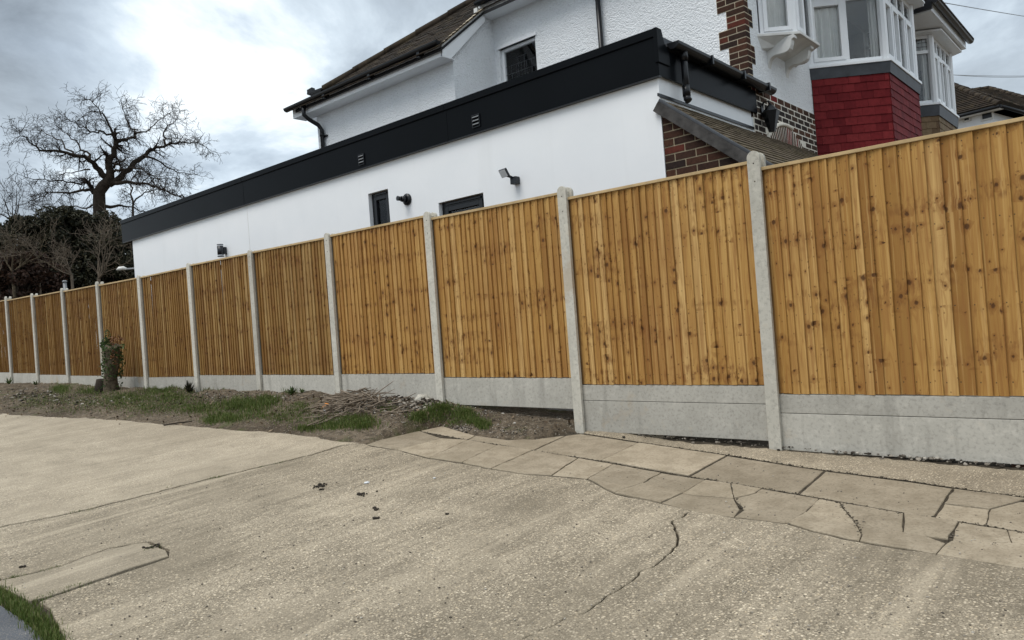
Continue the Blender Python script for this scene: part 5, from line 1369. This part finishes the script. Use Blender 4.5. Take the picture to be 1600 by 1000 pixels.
o = mj.build('joint_dirt', M['crumb']); o['kind'] = 'stuff'; tag(o, 'dark dirt crumbs packed along the paving joints', 'dirt')
# grit on the concrete
mb = MB(); 
for _ in range(2600):
    px, py = rg.uniform(0, 1600), rg.uniform(690, 1000); q = onG(px, py)
    if q.y > 5.3: continue
    ico(mb, (q.x, q.y, gp(q.x, q.y)+.004), .002+.005*rg.random()**4, rg)
o = mb.build('grit', M['stone']); o['kind'] = 'stuff'; tag(o, 'loose grit lying on the concrete driveway', 'grit')
# twig pile
c_ = soil_hit(560, 636); tp = thing('twig_pile', (c_.x, c_.y, soilz(c_.x, c_.y)), 'heap of dead dry twigs on the soil bank by the fence', 'twigs')
for k in range(130):
    px, py = rg.gauss(556, 34), rg.gauss(634, 8)
    if k < 22: px, py = rg.gauss(528, 14), rg.gauss(645, 6)
    q = soil_hit(px, py); 
    if q.y > 5.8: continue
    a = rg.gauss(.9, .55) if k < 55 else rg.uniform(0, 3.14); ln = rg.uniform(.12, .55); z = soilz(q.x, q.y)+rg.uniform(.015, .17)*max(.2, 1-abs(px-565)/70)
    d = Vector((math.cos(a), math.sin(a), rg.gauss(.05, .22))); pts = [Vector((q.x, q.y, z))+d*ln*(t-.5)+Vector((rg.gauss(0, .012), rg.gauss(0, .012), rg.gauss(0, .008)))*(1 if 0 < t < 1 else 0) for t in (0, .3, .65, 1)]
    for p in pts:
        p.z = max(p.z, soilz(p.x, p.y)+.004) if p.y < 5.9 else p.z; p.y = min(p.y, 5.9)
    r_ = rg.uniform(.005, .011)
    MB().tube(pts, [r_, r_*.9, r_*.75, r_*.4], 5).build('twig', M['stick'], tp)
# a stick and dead leaves on the concrete edge
q0, q1 = onG(256, 666), onG(300, 662)
tag(MB().tube([(q0.x, q0.y, gp(q0.x, q0.y)+.014), (*(q0.lerp(q1, .5)).to_2d(), gp(*(q0.lerp(q1, .5)).to_2d())+.028), (q1.x, q1.y, gp(q1.x, q1.y)+.03)], [.009, .008, .005], 6).build('fallen_stick', M['bark']), 'lone dark stick lying at the edge of the concrete', 'stick')
# litter
q = soil_hit(502, 640)
o = MB(); b_ = Vector((q.x, q.y, soilz(q.x, q.y)+.012)); 
o.add([b_, b_+Vector((.09, -.02, .03)), b_+Vector((.10, .06, .055)), b_+Vector((.01, .08, .02)), b_+Vector((.05, .03, .07))], [(0, 1, 4), (1, 2, 4), (2, 3, 4), (3, 0, 4)])
tag(o.build('litter', M['orange']), 'crumpled orange wrapper beside the twig heap', 'litter')
for (px, py, lab, s_) in ((508, 647, 'small white scrap just right of the orange wrapper', .05), (563, 632, 'shiny pale crumpled foil among the dead twigs', .09)):
    q = soil_hit(px, py); o = MB(); b_ = Vector((q.x, q.y, soilz(q.x, q.y)+.03))
    for _ in range(7):
        a = Vector((rg.gauss(0, 1), rg.gauss(0, 1), rg.gauss(0, .5)))*s_*.4; o.add([b_, b_+a, b_+a*.6+Vector((rg.gauss(0, 1), rg.gauss(0, 1), abs(rg.gauss(0, 1))))*s_*.3], [(0, 1, 2)])
    tag(o.build('litter', M['litter']), lab, 'litter')
q = soil_hit(688, 624); o = MB(); ico(o, (q.x, min(q.y, 5.85), soilz(q.x, 5.85)+.03), .13, rg, .5)
tag(o.build('concrete_lump', M['post']), 'pale lump of concrete at the foot of a fence post by the rubble', 'rubble lump')
q = onG(1592, 728); o = MB().box(q.x-.05, q.x+.12, 5.95, 6.05, gp(q.x, 5.9)-.02, gp(q.x, 5.9)+.06)
tag(o.build('loose_brick', M['redbrick'], None, bevel=.008), 'old brown brick under the gravel board at the right edge', 'brick')
# dark clumps on the drive
for i, (px, py, n, s_, lab) in enumerate(((500, 760, 26, .05, 'largest dark clump of dirt in the middle of the driveway'), (504, 765, 4, .016, 'small dark crumb just below the largest dirt clump'), (565, 774, 12, .05, 'thin row of dark crumbs right of the largest dirt clump'), (588, 796, 7, .022, 'small dark clump, upper of two below the row of crumbs'), (589, 811, 9, .02, 'small dark clump, lower of two in the middle of the driveway'), (699, 804, 4, .014, 'lone tiny dark crumb right of the other clumps'), (35, 887, 5, .014, 'small dark crumb by the narrow concrete patch'), (240, 855, 16, .035, 'dark mossy clump at the end of the narrow concrete patch'))):
    q = onG(px, py); cl = thing('dirt_clump', (q.x, q.y, gp(q.x, q.y)), lab, 'dirt clump', 'dirt clumps on the driveway')
    for _ in range(n):
        x, y = q.x+rg.gauss(0, s_*.6), q.y+rg.gauss(0, s_*.6); r_ = rg.uniform(.005, .015); o = MB(); ico(o, (x, y, gp(x, y)+r_*.4+.002), r_, rg); o.build('crumb', M['clod'], cl)
for px, py, r_, lab in ((573, 755, .035, 'pale flat stone near the middle of the driveway'), (679, 748, .014, 'tiny white stone right of the pale flat stone')):
    q = onG(px, py); o = MB(); ico(o, (q.x, q.y, gp(q.x, q.y)+.006), r_, rg, .3); tag(o.build('pale_stone', M['litter']), lab, 'stone')
# ivy stump
c_ = onY(172, 604, 5.55); gzs = soilz(c_.x, 5.55)
st = thing('tree_stump', (c_.x, 5.55, gzs), 'ivy-covered tree stump standing in front of the far fence', 'stump')
mb = MB(); pts = []; tp_ = onY(176, 540, 5.55)
for k in range(9):
    t = k/8; pts.append(Vector((c_.x+(tp_.x-c_.x)*t+.015*math.sin(k*1.7), 5.55+.01*math.cos(k), gzs-.08+(tp_.z-gzs+.08)*t)))
mb.tube(pts, [.19, .145, .12, .112, .11, .12, .125, .13, .12], 12)
mb.tube([pts[6]+Vector((0, 0, 0)), pts[6]+Vector((.1, -.05, .10)), pts[6]+Vector((.12, -.06, .2))], [.07, .055, .05], 8)
mb.build('trunk', M['stumpbark'], st)
ml = MB()
for _ in range(700):
    t = rg.random()**.7; a = rg.uniform(0, 6.28); r_ = .15+rg.gauss(0, .03); p = pts[0].lerp(pts[-1], t)+Vector((math.cos(a)*r_, math.sin(a)*r_, 0))
    if rg.random() < .2 or (t < .4 and rg.random() < .8): continue
    leaf_blob(ml, p, .02, .02, .02, 1, .06, rg)
leaf_blob(ml, pts[-1]+Vector((-.16, -.04, .02)), .14, .1, .13, 220, .06, rg); leaf_blob(ml, pts[-1]+Vector((-.13, -.03, .2)), .05, .05, .12, 50, .05, rg)
ml.build('ivy', M['ivygreen'], st)
ml = MB(); leaf_blob(ml, pts[-1]+Vector((.12, 0, .09)), .2, .12, .08, 60, .06, rg); leaf_blob(ml, pts[-2]+Vector((.2, -.05, -.1)), .06, .06, .15, 25, .06, rg); ml.build('dead_leaves', M['deadleaf'], st)
mb = MB(); mb.tube([(c_.x-.26, 5.5, gzs-.05), (c_.x-.25, 5.5, gzs+.1), (c_.x-.23, 5.5, gzs+.25)], [.14, .12, .09], 9); mb.build('cut_stub', M['bark'], st)
# spiky plants and weeds
def spiky(px, py, n, ln, label, mat, yy=5.75, cat='plant', wv=.012):
    p = onY(px, py, yy); z = soilz(p.x, yy); t = thing('weed', (p.x, yy, z), label, cat, 'weeds along the fence'); mb = MB()
    for _ in range(n):
        a = rg.uniform(0, 6.28); e = rg.uniform(.25, 1.2); d = Vector((math.cos(a)*math.cos(e), math.sin(a)*math.cos(e)*.6, math.sin(e))); L_ = ln*rg.uniform(.6, 1.1); s_ = Vector((-math.sin(a), math.cos(a), 0))*wv
        b0 = Vector((p.x, yy, z-.01)); m_ = b0+d*L_*.55+Vector((0, 0, .02)); e_ = b0+d*L_+Vector((0, 0, -.03*L_))
        mb.add([b0-s_*.6, b0+s_*.6, m_+s_, m_-s_, e_], [(0, 1, 2, 3), (3, 2, 4)])
    mb.build('leaves', mat, t)
spiky(295, 610, 60, .26, 'dark spiky plant against the gravel board', M['ivy'])
spiky(14, 597, 26, .28, 'green leafy weed against the fence at the far left', M['ivygreen'])
spiky(55, 596, 18, .18, 'thin weed beside the second post from the left', M['ivygreen'])
spiky(456, 611, 26, .17, 'upright green weed left of the twig heap', M['ivygreen'], 5.8)
spiky(472, 613, 14, .10, 'tiny green weed just right of the upright one', M['ivygreen'], 5.8)
